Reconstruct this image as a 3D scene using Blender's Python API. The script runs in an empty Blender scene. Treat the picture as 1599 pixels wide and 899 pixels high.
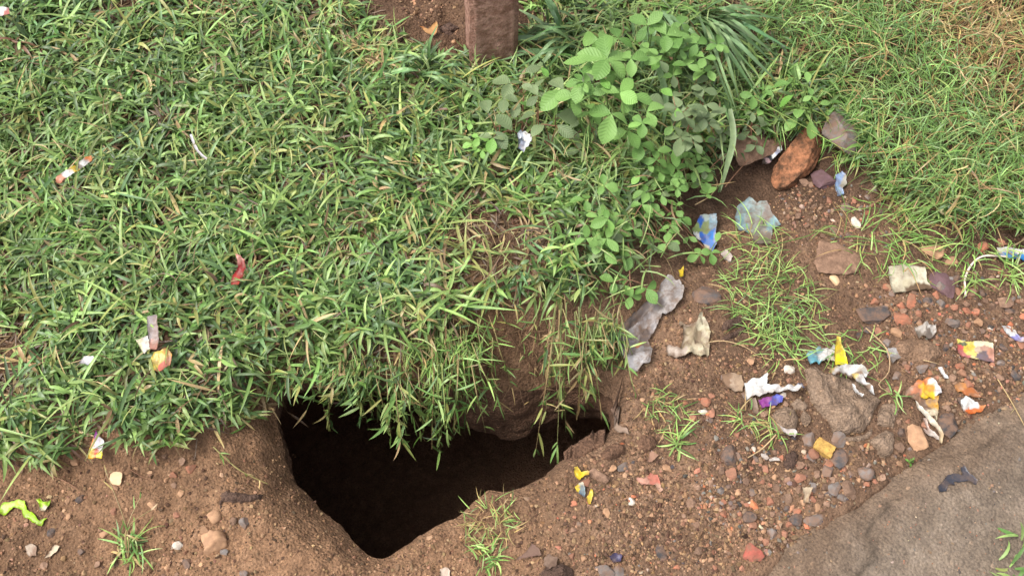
import bpy, bmesh, math, random
import numpy as np
from mathutils import Vector, Matrix, Euler
from mathutils.geometry import delaunay_2d_cdt

random.seed(11); rng = np.random.default_rng(11)
scene = bpy.context.scene
C = scene.collection

# ------------------------------------------------------------------ camera, sky, sun, exposure
CAM_H, PITCH, HFOV = 1.5, math.radians(62), math.radians(58)
cam_d = bpy.data.cameras.new('camera'); cam = bpy.data.objects.new('camera', cam_d); C.objects.link(cam)
cam.location = (0, 0, CAM_H); cam.rotation_euler = (math.pi/2 - PITCH, 0, 0)
cam_d.sensor_fit = 'HORIZONTAL'; cam_d.angle = HFOV; cam_d.clip_start = 0.02; cam_d.clip_end = 500
scene.camera = cam

SUN_EL, SUN_AZ = math.radians(60), math.radians(-92)      # azimuth measured from +y towards +x
w = bpy.data.worlds.new('World'); scene.world = w; w.use_nodes = True
nt = w.node_tree; nt.nodes.clear()
sky = nt.nodes.new('ShaderNodeTexSky'); sky.sky_type = 'NISHITA'; sky.sun_disc = False
sky.sun_elevation = SUN_EL; sky.sun_rotation = SUN_AZ; sky.dust_density = 4.0; sky.air_density = 1.0
hs = nt.nodes.new('ShaderNodeHueSaturation'); hs.inputs['Saturation'].default_value = 0.22
bg = nt.nodes.new('ShaderNodeBackground'); bg.inputs['Strength'].default_value = 0.15
wo = nt.nodes.new('ShaderNodeOutputWorld')
nt.links.new(sky.outputs[0], hs.inputs['Color']); nt.links.new(hs.outputs[0], bg.inputs['Color']); nt.links.new(bg.outputs[0], wo.inputs[0])
sd = bpy.data.lights.new('sun', 'SUN'); sd.energy = 1.5; sd.angle = math.radians(22); sd.color = (1, 0.955, 0.89)
sun = bpy.data.objects.new('sun', sd); C.objects.link(sun)
to_sun = Vector((math.cos(SUN_EL)*math.sin(SUN_AZ), math.cos(SUN_EL)*math.cos(SUN_AZ), math.sin(SUN_EL)))
sun.rotation_euler = to_sun.to_track_quat('Z', 'Y').to_euler(); sun.location = to_sun*20
vs = scene.view_settings; vs.view_transform = 'Standard'; vs.look = 'None'; vs.gamma = 1; vs.use_curve_mapping = False
vs.exposure = 1.0

# ------------------------------------------------------------------ pixel -> ground helpers (photo is 1599 x 899)
TH = math.tan(HFOV/2); SP, CP = math.sin(PITCH), math.cos(PITCH)
def at_z(px, py, z=0.0):
    u = (px-799.5)/799.5*TH; v = -(py-449.5)/799.5*TH
    d = np.array([u, CP + v*SP, -SP + v*CP]); t = (z-CAM_H)/d[2]
    return np.array([0, 0, CAM_H]) + t*d
def to_px(p):
    p = np.asarray(p, float); q = p - np.array([0, 0, CAM_H])
    x = q[..., 0]; f = q[..., 1]*CP - q[..., 2]*SP; up = q[..., 1]*SP + q[..., 2]*CP
    f = np.where(f < 0.05, 0.05, f)
    return 799.5 + x/f/TH*799.5, 449.5 - up/f/TH*799.5
def mpp(px, py):                                   # metres per photo pixel across, and along the ground away from the camera
    p = at_z(px, py); q = at_z(px, py+1)
    return np.linalg.norm(at_z(px+1, py)-p), np.linalg.norm(q-p)

# ------------------------------------------------------------------ noise
def vnoise(x, y, seed=0):
    x = np.asarray(x, float); y = np.asarray(y, float)
    xi = np.floor(x).astype(np.int64); yi = np.floor(y).astype(np.int64); xf = x-xi; yf = y-yi
    def h(a, b):
        n = (a*374761393 + b*668265263 + seed*1442695041) & 0xffffffff
        n = ((n ^ (n >> 13))*1274126177) & 0xffffffff
        return ((n ^ (n >> 16)) & 0xffff)/65535.0
    sx = xf*xf*xf*(xf*(xf*6-15)+10); sy = yf*yf*yf*(yf*(yf*6-15)+10)
    a = h(xi, yi)*(1-sx)+h(xi+1, yi)*sx; b = h(xi, yi+1)*(1-sx)+h(xi+1, yi+1)*sx
    return (a*(1-sy)+b*sy)*2-1
def fbm(x, y, f, octv=4, seed=0, gain=0.5):
    r = 0; a = 1
    for i in range(octv):
        r = r + a*vnoise(x*f+17.3*i, y*f-9.1*i, seed+i*7); f *= 2.03; a *= gain
    return r
def sstep(a, b, x):
    t = np.clip((x-a)/(b-a), 0, 1); return t*t*(3-2*t)

# ------------------------------------------------------------------ polygons
def poly_world(pts, z=0.0):
    return np.array([(p[1], p[2]) if p[0] == 'w' else at_z(p[0], p[1], z)[:2] for p in pts])
def poly_sd(poly, x, y, chunk=60000, idx=False):
    """signed distance (positive inside), closest point, and position along the outline"""
    x = np.ravel(x); y = np.ravel(y); n = len(poly); A = poly; B = np.roll(poly, -1, 0)
    sd_ = np.empty(len(x)); cx = np.empty(len(x)); cy = np.empty(len(x)); par = np.empty(len(x))
    for s in range(0, len(x), chunk):
        X = x[s:s+chunk, None]; Y = y[s:s+chunk, None]
        ex = B[:, 0]-A[:, 0]; ey = B[:, 1]-A[:, 1]; wx = X-A[:, 0]; wy = Y-A[:, 1]
        t = np.clip((wx*ex+wy*ey)/(ex*ex+ey*ey+1e-12), 0, 1)
        d2 = (wx-t*ex)**2+(wy-t*ey)**2; k = np.argmin(d2, 1); r = np.arange(len(k))
        cond = (A[:, 1] > Y) != (B[:, 1] > Y)
        xin = ex*(Y-A[:, 1])/np.where(ey == 0, 1e-12, ey)+A[:, 0]
        ins = (np.sum(cond & (X < xin), 1) % 2) == 1
        d = np.sqrt(d2[r, k]); sd_[s:s+chunk] = np.where(ins, d, -d)
        cx[s:s+chunk] = A[k, 0]+t[r, k]*ex[k]; cy[s:s+chunk] = A[k, 1]+t[r, k]*ey[k]; par[s:s+chunk] = (k+t[r, k]) % n
    return sd_, cx, cy, par
def inside_px(poly, px, py):
    return poly_sd(np.array(poly, float), px, py)[0] > 0

GRASS_PX = [('w', -9, 0.05), (-260, 705), (0, 702), (60, 705), (130, 690), (200, 705), (275, 700), (330, 650), (400, 608), (440, 590), (560, 578), (660, 566),
            (715, 540), (745, 492), (800, 476), (880, 474), (945, 445), (985, 385), (1020, 310), (1090, 262), (1180, 215), (1290, 215), (1345, 265),
            (1400, 310), (1480, 340), (1599, 352), (1800, 372), ('w', 9, 0.9), ('w', 12, 12), ('w', -12, 12)]
GRASS = poly_world(GRASS_PX)
POSTGAP = poly_world([(575, -90), (580, 25), (610, 62), (650, 92), (690, 118), (740, 122), (806, 108), (818, 60), (824, -90)])
DARKGAP = poly_world([(1070, 335), (1105, 275), (1160, 232), (1215, 215), (1285, 218), (1315, 258), (1230, 320), (1080, 410), (1052, 390)])
# rim of the pit: px, py, z of the edge, lip width, lip drop, inward shelf
RIM_PX = [(440, 604, -.03, .05, .05, .00), (430, 650, -.07, .08, .08, .0), (446, 712, -.085, .09, .09, .0), (476, 768, -.085, .09, .09, .0), (518, 808, -.08, .09, .085, .0),
          (546, 832, -.065, .07, .07, .0), (566, 852, -.045, .05, .05, .0), (580, 864, -.03, .035, .035, .0), (598, 869, -.022, .03, .03, .0), (616, 864, -.018, .028, .025, .0), (634, 852, -.018, .025, .025, .0), (655, 838, -.018, .025, .025, .0), (682, 827, -.018, .025, .025, .0), (705, 813, -.018, .025, .025, .0),
          (738, 788, -.018, .025, .025, .0), (765, 769, -.018, .025, .025, .0), (790, 765, -.018, .025, .025, .0), (815, 755, -.018, .025, .025, .0), (858, 735, -.018, .025, .025, .0), (880, 717, -.018, .025, .025, .0), (905, 709, -.018, .025, .025, .0),
          (945, 682, -.018, .025, .025, .0), (966, 652, -.02, .035, .03, .0), (948, 622, -.06, .09, .09, .015), (895, 606, -.09, .12, .12, .025), (830, 606, -.10, .13, .13, .035),
          (765, 612, -.10, .12, .13, .04), (715, 610, -.07, .07, .09, .02), (655, 597, -.02, .05, .05, .01), (560, 590, -.02, .05, .05, .0), (490, 594, -.02, .05, .05, .0)]
def build_rim():
    P = np.array([np.r_[at_z(r[0], r[1], r[2])[:2], r[2:]] for r in RIM_PX]); n = len(P); out = []
    for i in range(n):
        p0, p1, p2, p3 = P[i-1], P[i], P[(i+1) % n], P[(i+2) % n]
        m = max(2, int(np.linalg.norm(p2[:2]-p1[:2])/0.006))
        for k in range(m):
            t = k/m; out.append(0.5*((2*p1)+(-p0+p2)*t+(2*p0-5*p1+4*p2-p3)*t*t+(-p0+3*p1-3*p2+p3)*t**3))
    out = np.array(out)
    cx, cy = out[:, 0].mean(), out[:, 1].mean(); a = out[:, :2]-[cx, cy]; r = np.linalg.norm(a, axis=1, keepdims=True)
    nz = fbm(out[:, 0], out[:, 1], 28, 3, 5)*0.0060 + vnoise(out[:, 0]*9, out[:, 1]*9, 3)*0.005
    out[:, :2] += a/r*nz[:, None]
    return out
RIM = build_rim(); RIMP = RIM[:, :2]
ROAD_PX = [('w', 9, 0.75), (1700, 560), (1640, 590), (1599, 612), (1560, 630), (1532, 645), (1500, 668), (1478, 692), (1440, 715), (1400, 742), (1360, 762), (1335, 782), (1300, 800),
           (1268, 826), (1236, 846), (1205, 872), (1180, 905), (1120, 960), ('w', 0.1, -0.4), ('w', -2, -3), ('w', 9, -9)]
ROAD = poly_world(ROAD_PX)
STEP = poly_world([('w', 9, 0.70), (1680, 640), (1599, 662), (1555, 680), (1540, 700), (1500, 715), (1440, 722), (1425, 735), (1408, 752), (1415, 775), (1380, 790), (1362, 812), (1352, 842), (1362, 870), (1330, 905), ('w', .3, -0.4), ('w', 0, -3), ('w', 9, -9)])

def height(x, y, pit=True):
    shp = np.shape(x); x = np.ravel(np.asarray(x, float)); y = np.ravel(np.asarray(y, float))
    z = 0.010*fbm(x, y, 2.2, 2, 1) + 0.006*fbm(x, y, 9, 3, 2) + 0.0055*np.abs(fbm(x, y, 26, 3, 3)) + 0.0022*fbm(x, y, 75, 2, 4)
    near = (np.abs(x) < 3) & (y > -1) & (y < 4)
    sg = np.where(y > 1.0, 1.0, -1.0)
    sg[near] = poly_sd(GRASS, x[near], y[near])[0]
    plat = np.where(x > 0.35, 0.03, 0.06)*1.0
    plat = 0.06 - 0.03*sstep(0.25, 0.6, x)
    z = z + plat*sstep(-0.05, 0.05, sg)
    pg = np.full(len(x), -1.0); pg[near] = poly_sd(POSTGAP, x[near], y[near])[0]
    z = z + (0.02+0.02*fbm(x, y, 13, 3, 47))*sstep(-0.02, 0.05, pg)
    dg = np.full(len(x), -1.0); dg[near] = poly_sd(DARKGAP, x[near], y[near])[0]
    z = z - 0.03*sstep(-0.03, 0.05, dg)
    # lip of the pit
    loc = (np.abs(x+0.1) < 0.9) & (y > -0.1) & (y < 1.4)
    if loc.any():
        s, cx, cy, par = poly_sd(RIMP, x[loc], y[loc])
        k = par.astype(int) % len(RIM); lw = RIM[k, 3]; ld = RIM[k, 4]; rz = RIM[k, 2]
        t = np.clip(1+s/lw, 0, 1)            # 1 on the rim, 0 beyond the lip
        bl = t**1.6
        zz = z[loc]*(1-bl) + (rz+0.006*fbm(x[loc], y[loc], 16, 3, 9))*bl + np.where(lw > .06, 0.010*np.abs(fbm(x[loc], y[loc], 22, 3, 19))*np.sin(np.pi*np.clip(bl, 0, 1)), 0)
        if pit: zz = np.where(s > 0.002, -1.0, zz)
        z[loc] = zz
    # road bed
    rd = np.full(len(x), -1.0); nr = (np.abs(x) < 9) & (y < 2); rd[nr] = poly_sd(ROAD, x[nr], y[nr])[0]
    z = z - 0.03*sstep(0.004, 0.03, rd)
    return z.reshape(shp)
def road_height(x, y):
    s = poly_sd(STEP, x, y)[0].reshape(np.shape(x)); e = poly_sd(ROAD, x, y)[0].reshape(np.shape(x))
    return 0.004 + 0.007*sstep(0, 0.03, e) + 0.008*sstep(-0.003, 0.003, s+0.006*fbm(x, y, 40, 3, 71)) + 0.003*fbm(x, y, 3, 2, 31) + 0.0010*fbm(x, y, 70, 3, 33)

# lookup grid for placing things
GX0, GY0, GS = -2.7, -0.8, 0.008
gx = np.arange(GX0, 2.7, GS); gy = np.arange(GY0, 3.6, GS)
GXX, GYY = np.meshgrid(gx, gy); GZ = height(GXX, GYY)
rmask = poly_sd(ROAD, GXX, GYY)[0].reshape(GXX.shape) > 0
GZ[rmask] = road_height(GXX[rmask], GYY[rmask])
def H(x, y):
    fx = np.clip((np.asarray(x, float)-GX0)/GS, 0, len(gx)-1.001); fy = np.clip((np.asarray(y, float)-GY0)/GS, 0, len(gy)-1.001)
    ix = fx.astype(int); iy = fy.astype(int); tx = fx-ix; ty = fy-iy
    return (GZ[iy, ix]*(1-tx)+GZ[iy, ix+1]*tx)*(1-ty)+(GZ[iy+1, ix]*(1-tx)+GZ[iy+1, ix+1]*tx)*ty
def ground(px, py, lift=0.0):
    z = 0.0
    for _ in range(8):
        p = at_z(px, py, z); zn = float(H(p[0], p[1]))
        if zn < -0.5: zn = -0.06
        z = 0.5*z + 0.5*(zn+lift)
    p = at_z(px, py, z); return p

# ------------------------------------------------------------------ mesh and object helpers
def mesh_np(name, V, F, mat, smooth=True, col=None):
    """V (n,3); F list of arrays of faces with the same vertex count"""
    me = bpy.data.meshes.new(name); V = np.asarray(V, np.float32)
    Fs = [np.asarray(f, np.int32) for f in F if len(f)]
    lt = np.concatenate([np.full(len(f), f.shape[1], np.int32) for f in Fs]); lv = np.concatenate([f.ravel() for f in Fs])
    me.vertices.add(len(V)); me.vertices.foreach_set('co', V.ravel())
    me.loops.add(len(lv)); me.loops.foreach_set('vertex_index', lv)
    me.polygons.add(len(lt)); ls = np.zeros(len(lt), np.int32); ls[1:] = np.cumsum(lt)[:-1]
    me.polygons.foreach_set('loop_start', ls); me.polygons.foreach_set('loop_total', lt)
    me.polygons.foreach_set('use_smooth', np.full(len(lt), smooth))
    if col is not None:
        a = me.color_attributes.new('Col', 'FLOAT_COLOR', 'POINT'); c = np.ones((len(V), 4), np.float32); c[:, :3] = col
        a.data.foreach_set('color', c.ravel())
    me.update(calc_edges=True)
    if mat: me.materials.append(mat)
    return me
def link(name, me, parent=None, loc=(0, 0, 0)):
    o = bpy.data.objects.new(name, me); C.objects.link(o); o.location = loc
    if parent: o.parent = parent
    return o
def tag(o, label=None, cat=None, group=None, kind=None):
    if label: o['label'] = label
    if cat: o['category'] = cat
    if group: o['group'] = group
    if kind: o['kind'] = kind
    return o
def lin(r, g, b):
    f = lambda c: (c/255/12.92) if c/255 <= 0.04045 else ((c/255+0.055)/1.055)**2.4
    return np.array([f(r), f(g), f(b)])

# ------------------------------------------------------------------ materials
def new_mat(name):
    m = bpy.data.materials.new(name); m.use_nodes = True; n = m.node_tree; n.nodes.clear()
    return m, n, (lambda t: n.nodes.new('ShaderNode'+t)), n.links.new
def noise_node(N, L, coord, scale, detail=6, rough=0.6):
    t = N('TexNoise'); t.inputs['Scale'].default_value = scale; t.inputs['Detail'].default_value = detail; t.inputs['Roughness'].default_value = rough
    L(coord, t.inputs['Vector']); return t
def ramp(N, L, fac, stops):
    r = N('ValToRGB'); L(fac, r.inputs[0]); e = r.color_ramp.elements
    while len(e) < len(stops): e.new(0.5)
    for i, (p, c) in enumerate(stops):
        e[i].position = p; e[i].color = (*c, 1)
    return r
def mix(N, L, a, b, fac, mode='MIX'):
    m = N('MixRGB'); m.blend_type = mode
    for s, v in ((0, fac), (1, a), (2, b)):
        if hasattr(v, 'links') or hasattr(v, 'is_linked'): L(v, m.inputs[s])
        else: m.inputs[s].default_value = v if s == 0 else (*v, 1)
    return m.outputs[0]
def finish(N, L, col, rough, bump=None, strength=0.5, dist=0.002, spec=0.3, transl=0.0, disp=None):
    p = N('BsdfPrincipled'); o = N('OutputMaterial')
    if hasattr(col, 'is_linked'): L(col, p.inputs['Base Color'])
    else: p.inputs['Base Color'].default_value = (*col, 1)
    if hasattr(rough, 'is_linked'): L(rough, p.inputs['Roughness'])
    else: p.inputs['Roughness'].default_value = rough
    p.inputs['Specular IOR Level'].default_value = spec
    if bump is not None:
        b = N('Bump'); b.inputs['Strength'].default_value = strength; b.inputs['Distance'].default_value = dist
        L(bump, b.inputs['Height']); L(b.outputs[0], p.inputs['Normal'])
    if transl > 0:
        t = N('BsdfTranslucent'); m = N('MixShader'); m.inputs[0].default_value = transl
        if hasattr(col, 'is_linked'): L(col, t.inputs['Color'])
        else: t.inputs['Color'].default_value = (*col, 1)
        L(p.outputs[0], m.inputs[1]); L(t.outputs[0], m.inputs[2]); L(m.outputs[0], o.inputs[0])
    else: L(p.outputs[0], o.inputs[0])
def soil_material(name, dark, mid, light, rough=0.85, attr=True, spec=0.25, relief=0.0045):
    m, n, N, L = new_mat(name); g = N('NewGeometry').outputs['Position']
    big = noise_node(N, L, g, 5, 5, 0.6); med = noise_node(N, L, g, 38, 6, 0.65); fine = noise_node(N, L, g, 260, 4, 0.7)
    vor = N('TexVoronoi'); vor.inputs['Scale'].default_value = 190; L(g, vor.inputs['Vector'])
    c1 = ramp(N, L, med.outputs[0], [(0.30, dark), (0.5, mid), (0.72, light)]).outputs[0]
    c2 = ramp(N, L, big.outputs[0], [(0.32, tuple(np.array(dark)*1.05)), (0.68, tuple(np.array(mid)*1.25))]).outputs[0]
    c = mix(N, L, c1, c2, 0.45)
    gr = ramp(N, L, fine.outputs[0], [(0.25, (.54, .52, .51)), (0.75, (1.42, 1.39, 1.34))]).outputs[0]
    c = mix(N, L, c, gr, 1.0, 'MULTIPLY')
    sp = ramp(N, L, vor.outputs['Color'], [(0.0, (.72, .72, .74)), (0.93, (1.05, 1.03, 1.0)), (0.97, (1.9, 1.75, 1.6))]).outputs[0]
    c = mix(N, L, c, sp, 0.7, 'MULTIPLY')
    if attr:
        a = N('Attribute'); a.attribute_name = 'Col'; c = mix(N, L, c, a.outputs['Color'], 1.0, 'MULTIPLY')
    b1 = N('Math'); b1.operation = 'MULTIPLY_ADD'; L(vor.outputs['Distance'], b1.inputs[0]); b1.inputs[1].default_value = -0.9; L(fine.outputs[0], b1.inputs[2])
    b2 = N('Math'); b2.operation = 'MULTIPLY_ADD'; L(med.outputs[0], b2.inputs[0]); b2.inputs[1].default_value = 1.6; L(b1.outputs[0], b2.inputs[2])
    finish(N, L, c, rough, b2.outputs[0], 1.0, relief, spec)
    return m
SOIL_D, SOIL_M, SOIL_L = tuple(lin(92, 72, 58)), tuple(lin(130, 104, 84)), tuple(lin(162, 134, 112))
M_soil = soil_material('bare_soil', SOIL_D, SOIL_M, SOIL_L)
M_pit = soil_material('pit_soil', tuple(lin(84, 62, 50)), tuple(lin(118, 90, 72)), tuple(lin(146, 114, 92)), attr=False)
M_clod = soil_material('mud_clod', tuple(lin(108, 90, 75)), tuple(lin(146, 125, 107)), tuple(lin(172, 151, 132)), attr=False)
M_soil2 = soil_material('mound_soil', SOIL_D, SOIL_M, SOIL_L, attr=False)
M_darkclod = soil_material('damp_clod', tuple(lin(66, 52, 45)), tuple(lin(92, 72, 62)), tuple(lin(116, 94, 82)), attr=False)
M_road = soil_material('worn_concrete', tuple(lin(92, 81, 71)), tuple(lin(122, 109, 96)), tuple(lin(152, 138, 124)), 0.8, attr=True, relief=.0028)

def attr_leaf(name, rough=0.42, spec=0.45, transl=0.22, rib=0.0):
    m, n, N, L = new_mat(name); a = N('Attribute'); a.attribute_name = 'Col'
    g = N('NewGeometry').outputs['Position']; t = noise_node(N, L, g, 120, 3, 0.6)
    v = ramp(N, L, t.outputs[0], [(0.3, (.82, .82, .8)), (0.7, (1.15, 1.15, 1.1))]).outputs[0]
    c = mix(N, L, a.outputs['Color'], v, 1.0, 'MULTIPLY')
    finish(N, L, c, rough, t.outputs[0], 0.12, 0.001, spec, transl)
    return m
M_grass = attr_leaf('grass_blades'); M_dry = attr_leaf('dry_straw', 0.7, 0.2, 0.1)

def weed_material(name, c_a, c_b, vein, rough=0.5):
    m, n, N, L = new_mat(name)
    tc = N('TexCoord').outputs['Object']; sx = N('SeparateXYZ'); L(tc, sx.inputs[0])
    ay = N('Math'); ay.operation = 'ABSOLUTE'; L(sx.outputs['Y'], ay.inputs[0])
    # side veins sweep forward from the midrib
    ph = N('Math'); ph.operation = 'MULTIPLY_ADD'; L(ay.outputs[0], ph.inputs[0]); ph.inputs[1].default_value = -0.75; L(sx.outputs['X'], ph.inputs[2])
    sn = N('Math'); sn.operation = 'MULTIPLY'; L(ph.outputs[0], sn.inputs[0]); sn.inputs[1].default_value = 52
    si = N('Math'); si.operation = 'SINE'; L(sn.outputs[0], si.inputs[0])
    vv = N('Math'); vv.operation = 'GREATER_THAN'; L(si.outputs[0], vv.inputs[0]); vv.inputs[1].default_value = 0.82
    mr = N('Math'); mr.operation = 'LESS_THAN'; L(ay.outputs[0], mr.inputs[0]); mr.inputs[1].default_value = 0.012
    mx = N('Math'); mx.operation = 'MAXIMUM'; L(mr.outputs[0], mx.inputs[0]); L(vv.outputs[0], mx.inputs[1])
    vf = N('Math'); vf.operation = 'MULTIPLY'; L(mx.outputs[0], vf.inputs[0]); vf.inputs[1].default_value = 0.22
    oi = N('ObjectInfo'); g = N('NewGeometry').outputs['Position']; t = noise_node(N, L, g, 60, 3, 0.6)
    ad = N('Math'); ad.operation = 'MULTIPLY_ADD'; L(t.outputs[0], ad.inputs[0]); ad.inputs[1].default_value = 0.6; L(oi.outputs['Random'], ad.inputs[2])
    c = ramp(N, L, ad.outputs[0], [(0.2, tuple(c_a)), (1.1, tuple(c_b))]).outputs[0]
    c = mix(N, L, c, tuple(vein), vf.outputs[0])
    finish(N, L, c, rough, si.outputs[0], 0.25, 0.0012, 0.35, 0.22)
    return m
M_weed = weed_material('weed_leaf', lin(86, 124, 56), lin(120, 156, 82), lin(144, 176, 108))
M_weed_dark = weed_material('weed_leaf_dull', lin(84, 104, 68), lin(120, 138, 96), lin(140, 130, 100))
M_weed_light = weed_material('weed_leaf_fresh', lin(92, 140, 56), lin(132, 174, 88), lin(150, 190, 110))
def plain(name, c, rough=0.6, spec=0.3, nscale=40, var=0.3, bump=0.3, dist=0.002, transl=0.0, rand=0.0, dirt=None, dirt_amt=0.0):
    m, n, N, L = new_mat(name); c = np.array(c)
    tc = N('TexCoord').outputs['Object'] if nscale < 12 else N('NewGeometry').outputs['Position']
    t = noise_node(N, L, tc, nscale, 5, 0.65)
    col = ramp(N, L, t.outputs[0], [(0.25, tuple(c*(1-var))), (0.75, tuple(np.minimum(c*(1+var), 0.95)))]).outputs[0]
    if rand:
        oi = N('ObjectInfo'); r = ramp(N, L, oi.outputs['Random'], [(0.0, (1-rand,)*3), (0.5, (1, 1-rand*.15, 1-rand*.25)), (1.0, (1+rand,)*3)]).outputs[0]
        col = mix(N, L, col, r, 1.0, 'MULTIPLY')
    if dirt is not None:
        g = N('NewGeometry').outputs['Position']; d = noise_node(N, L, g, 55, 5, 0.7)
        f = ramp(N, L, d.outputs[0], [(0.38, (0, 0, 0)), (0.62, (dirt_amt,)*3)]).outputs[0]
        col = mix(N, L, col, tuple(dirt), f)
    finish(N, L, col, rough, t.outputs[0], bump, dist, spec, transl)
    return m
DIRT = lin(120, 92, 74)
M_stem = plain('green_stem', lin(96, 118, 62), 0.5); M_redstem = plain('reddish_stem', lin(128, 92, 70), 0.5); M_twig = plain('dry_twig', lin(176, 150, 112), 0.7)
STONE = {'brick': plain('brick_chip', lin(150, 104, 84), 0.85, 0.2, 90, .22, .6, rand=.25, dirt=DIRT, dirt_amt=.7),
         'red': plain('red_brick', lin(160, 88, 76), 0.85, 0.2, 90, .2, .5, rand=.1, dirt=DIRT, dirt_amt=.85),
         'orange': plain('orange_brick', lin(164, 104, 80), 0.85, 0.2, 90, .2, .5, rand=.15, dirt=DIRT, dirt_amt=.85),
         'grey': plain('grey_stone', lin(106, 101, 98), 0.8, 0.35, 80, .3, .6, rand=.3, dirt=DIRT, dirt_amt=.85),
         'dark': plain('dark_basalt', lin(66, 63, 63), 0.75, 0.3, 80, .35, .7, rand=.3, dirt=DIRT, dirt_amt=.85),
         'brown': plain('brown_stone', lin(132, 106, 88), 0.85, 0.25, 70, .4, 1.0, .006, rand=.3, dirt=lin(96, 72, 58), dirt_amt=.5),
         'tan': plain('tan_stone', lin(166, 130, 100), 0.8, 0.25, 70, .25, .5, rand=.2, dirt=DIRT, dirt_amt=.5),
         'ochre': plain('ochre_rock', lin(166, 112, 80), 0.9, 0.25, 90, .6, 1.0, .010, dirt=lin(78, 60, 46), dirt_amt=.9),
         'white': plain('white_pebble', lin(200, 190, 176), 0.7, 0.3, 60, .12, .3, rand=.1, dirt=DIRT, dirt_amt=.35),
         'cream': plain('cream_pebble', lin(214, 180, 140), 0.6, 0.3, 60, .15, .3, dirt=DIRT, dirt_amt=.3),
         'purple': plain('purplish_stone', lin(98, 74, 78), 0.75, 0.3, 60, .25, .5, dirt=lin(80, 58, 50), dirt_amt=.5),
         'soil': M_clod, 'darksoil': M_darkclod, 'ground': M_pit}
def litter_material(name, rough=0.4, spec=0.4, dirt=0.5, transl=0.08, dscale=60):
    m, n, N, L = new_mat(name); a = N('Attribute'); a.attribute_name = 'Col'; g = N('NewGeometry').outputs['Position']
    d = noise_node(N, L, g, dscale, 6, 0.7); f = ramp(N, L, d.outputs[0], [(0.44, (0, 0, 0)), (0.66, (dirt,)*3)]).outputs[0]
    c = mix(N, L, a.outputs['Color'], tuple(lin(112, 90, 74)), f); e = noise_node(N, L, g, 160, 4, 0.6)
    finish(N, L, c, rough, e.outputs[0], 0.35, 0.002, spec, transl)
    return m
M_film = litter_material('printed_film', 0.38, 0.45, 0.65); M_paper = litter_material('paper_scrap', 0.8, 0.2, 0.6)
M_muddy = litter_material('muddy_plastic', 0.45, 0.4, 0.85, 0.1); M_clean = litter_material('clean_film', 0.38, 0.45, 0.55, dscale=75)

# ------------------------------------------------------------------ ground sheet with the pit cut out of it
def axis(lo, hi, step, far_lo, far_hi):
    a = list(np.arange(lo, hi+step/2, step)); s = step
    while a[-1] < far_hi: s *= 1.22; a.append(a[-1]+s)
    s = step
    while a[0] > far_lo: s *= 1.22; a.insert(0, a[0]-s)
    return np.array(a)
def cut_grid(ax, ay, poly, keep_inside, thr):
    X, Y = np.meshgrid(ax, ay); shp = X.shape; x = X.ravel().copy(); y = Y.ravel().copy()
    lo = poly.min(0)-0.1; hi = poly.max(0)+0.1; box = (x > lo[0]) & (x < hi[0]) & (y > lo[1]) & (y < hi[1])
    s = np.full(len(x), -1.0); a, cx, cy, _ = poly_sd(poly, x[box], y[box]); s[box] = a
    sn = np.abs(a) < thr; xi = x[box]; yi = y[box]; xi[sn] = cx[sn]; yi[sn] = cy[sn]; x[box] = xi; y[box] = yi
    a2 = a.copy(); a2[sn] = 0; s[box] = a2
    ny, nx = shp; I = np.arange(ny*nx).reshape(shp)
    F = np.stack([I[:-1, :-1], I[:-1, 1:], I[1:, 1:], I[1:, :-1]], -1).reshape(-1, 4)
    m = s[F].mean(1); F = F[m > 1e-6] if keep_inside else F[m <= 1e-6]
    return x, y, s, F
ax = axis(-1.35, 1.35, 0.0055, -60, 60); ay = axis(0.12, 1.75, 0.0055, -60, 60)
x, y, s, F = cut_grid(ax, ay, RIMP, False, 0.0040)
z = height(x, y, pit=False); onrim = s == 0
used = np.zeros(len(x), bool); used[F.ravel()] = True; remap = np.cumsum(used)-1
V = np.stack([x, y, z], 1)[used]; F = remap[F]
# ground tone: damp soil on the right, darker along the top and under the grass
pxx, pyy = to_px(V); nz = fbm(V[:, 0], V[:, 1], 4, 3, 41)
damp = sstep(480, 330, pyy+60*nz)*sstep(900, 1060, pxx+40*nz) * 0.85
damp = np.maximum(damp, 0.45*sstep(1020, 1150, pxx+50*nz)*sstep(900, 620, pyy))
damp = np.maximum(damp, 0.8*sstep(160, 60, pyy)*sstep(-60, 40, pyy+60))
damp = np.maximum(damp, sstep(0, 0.1, poly_sd(GRASS, V[:, 0], V[:, 1])[0])*0.7)  # ground colour also darker inside the whole grass outline
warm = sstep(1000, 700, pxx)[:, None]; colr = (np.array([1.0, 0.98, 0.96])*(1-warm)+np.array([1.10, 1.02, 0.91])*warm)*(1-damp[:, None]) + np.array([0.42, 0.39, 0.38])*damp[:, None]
colr *= (1+0.16*fbm(V[:, 0], V[:, 1], 7, 3, 77))[:, None]
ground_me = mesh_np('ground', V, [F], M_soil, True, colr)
tag(link('ground', ground_me), kind='structure')

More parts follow.
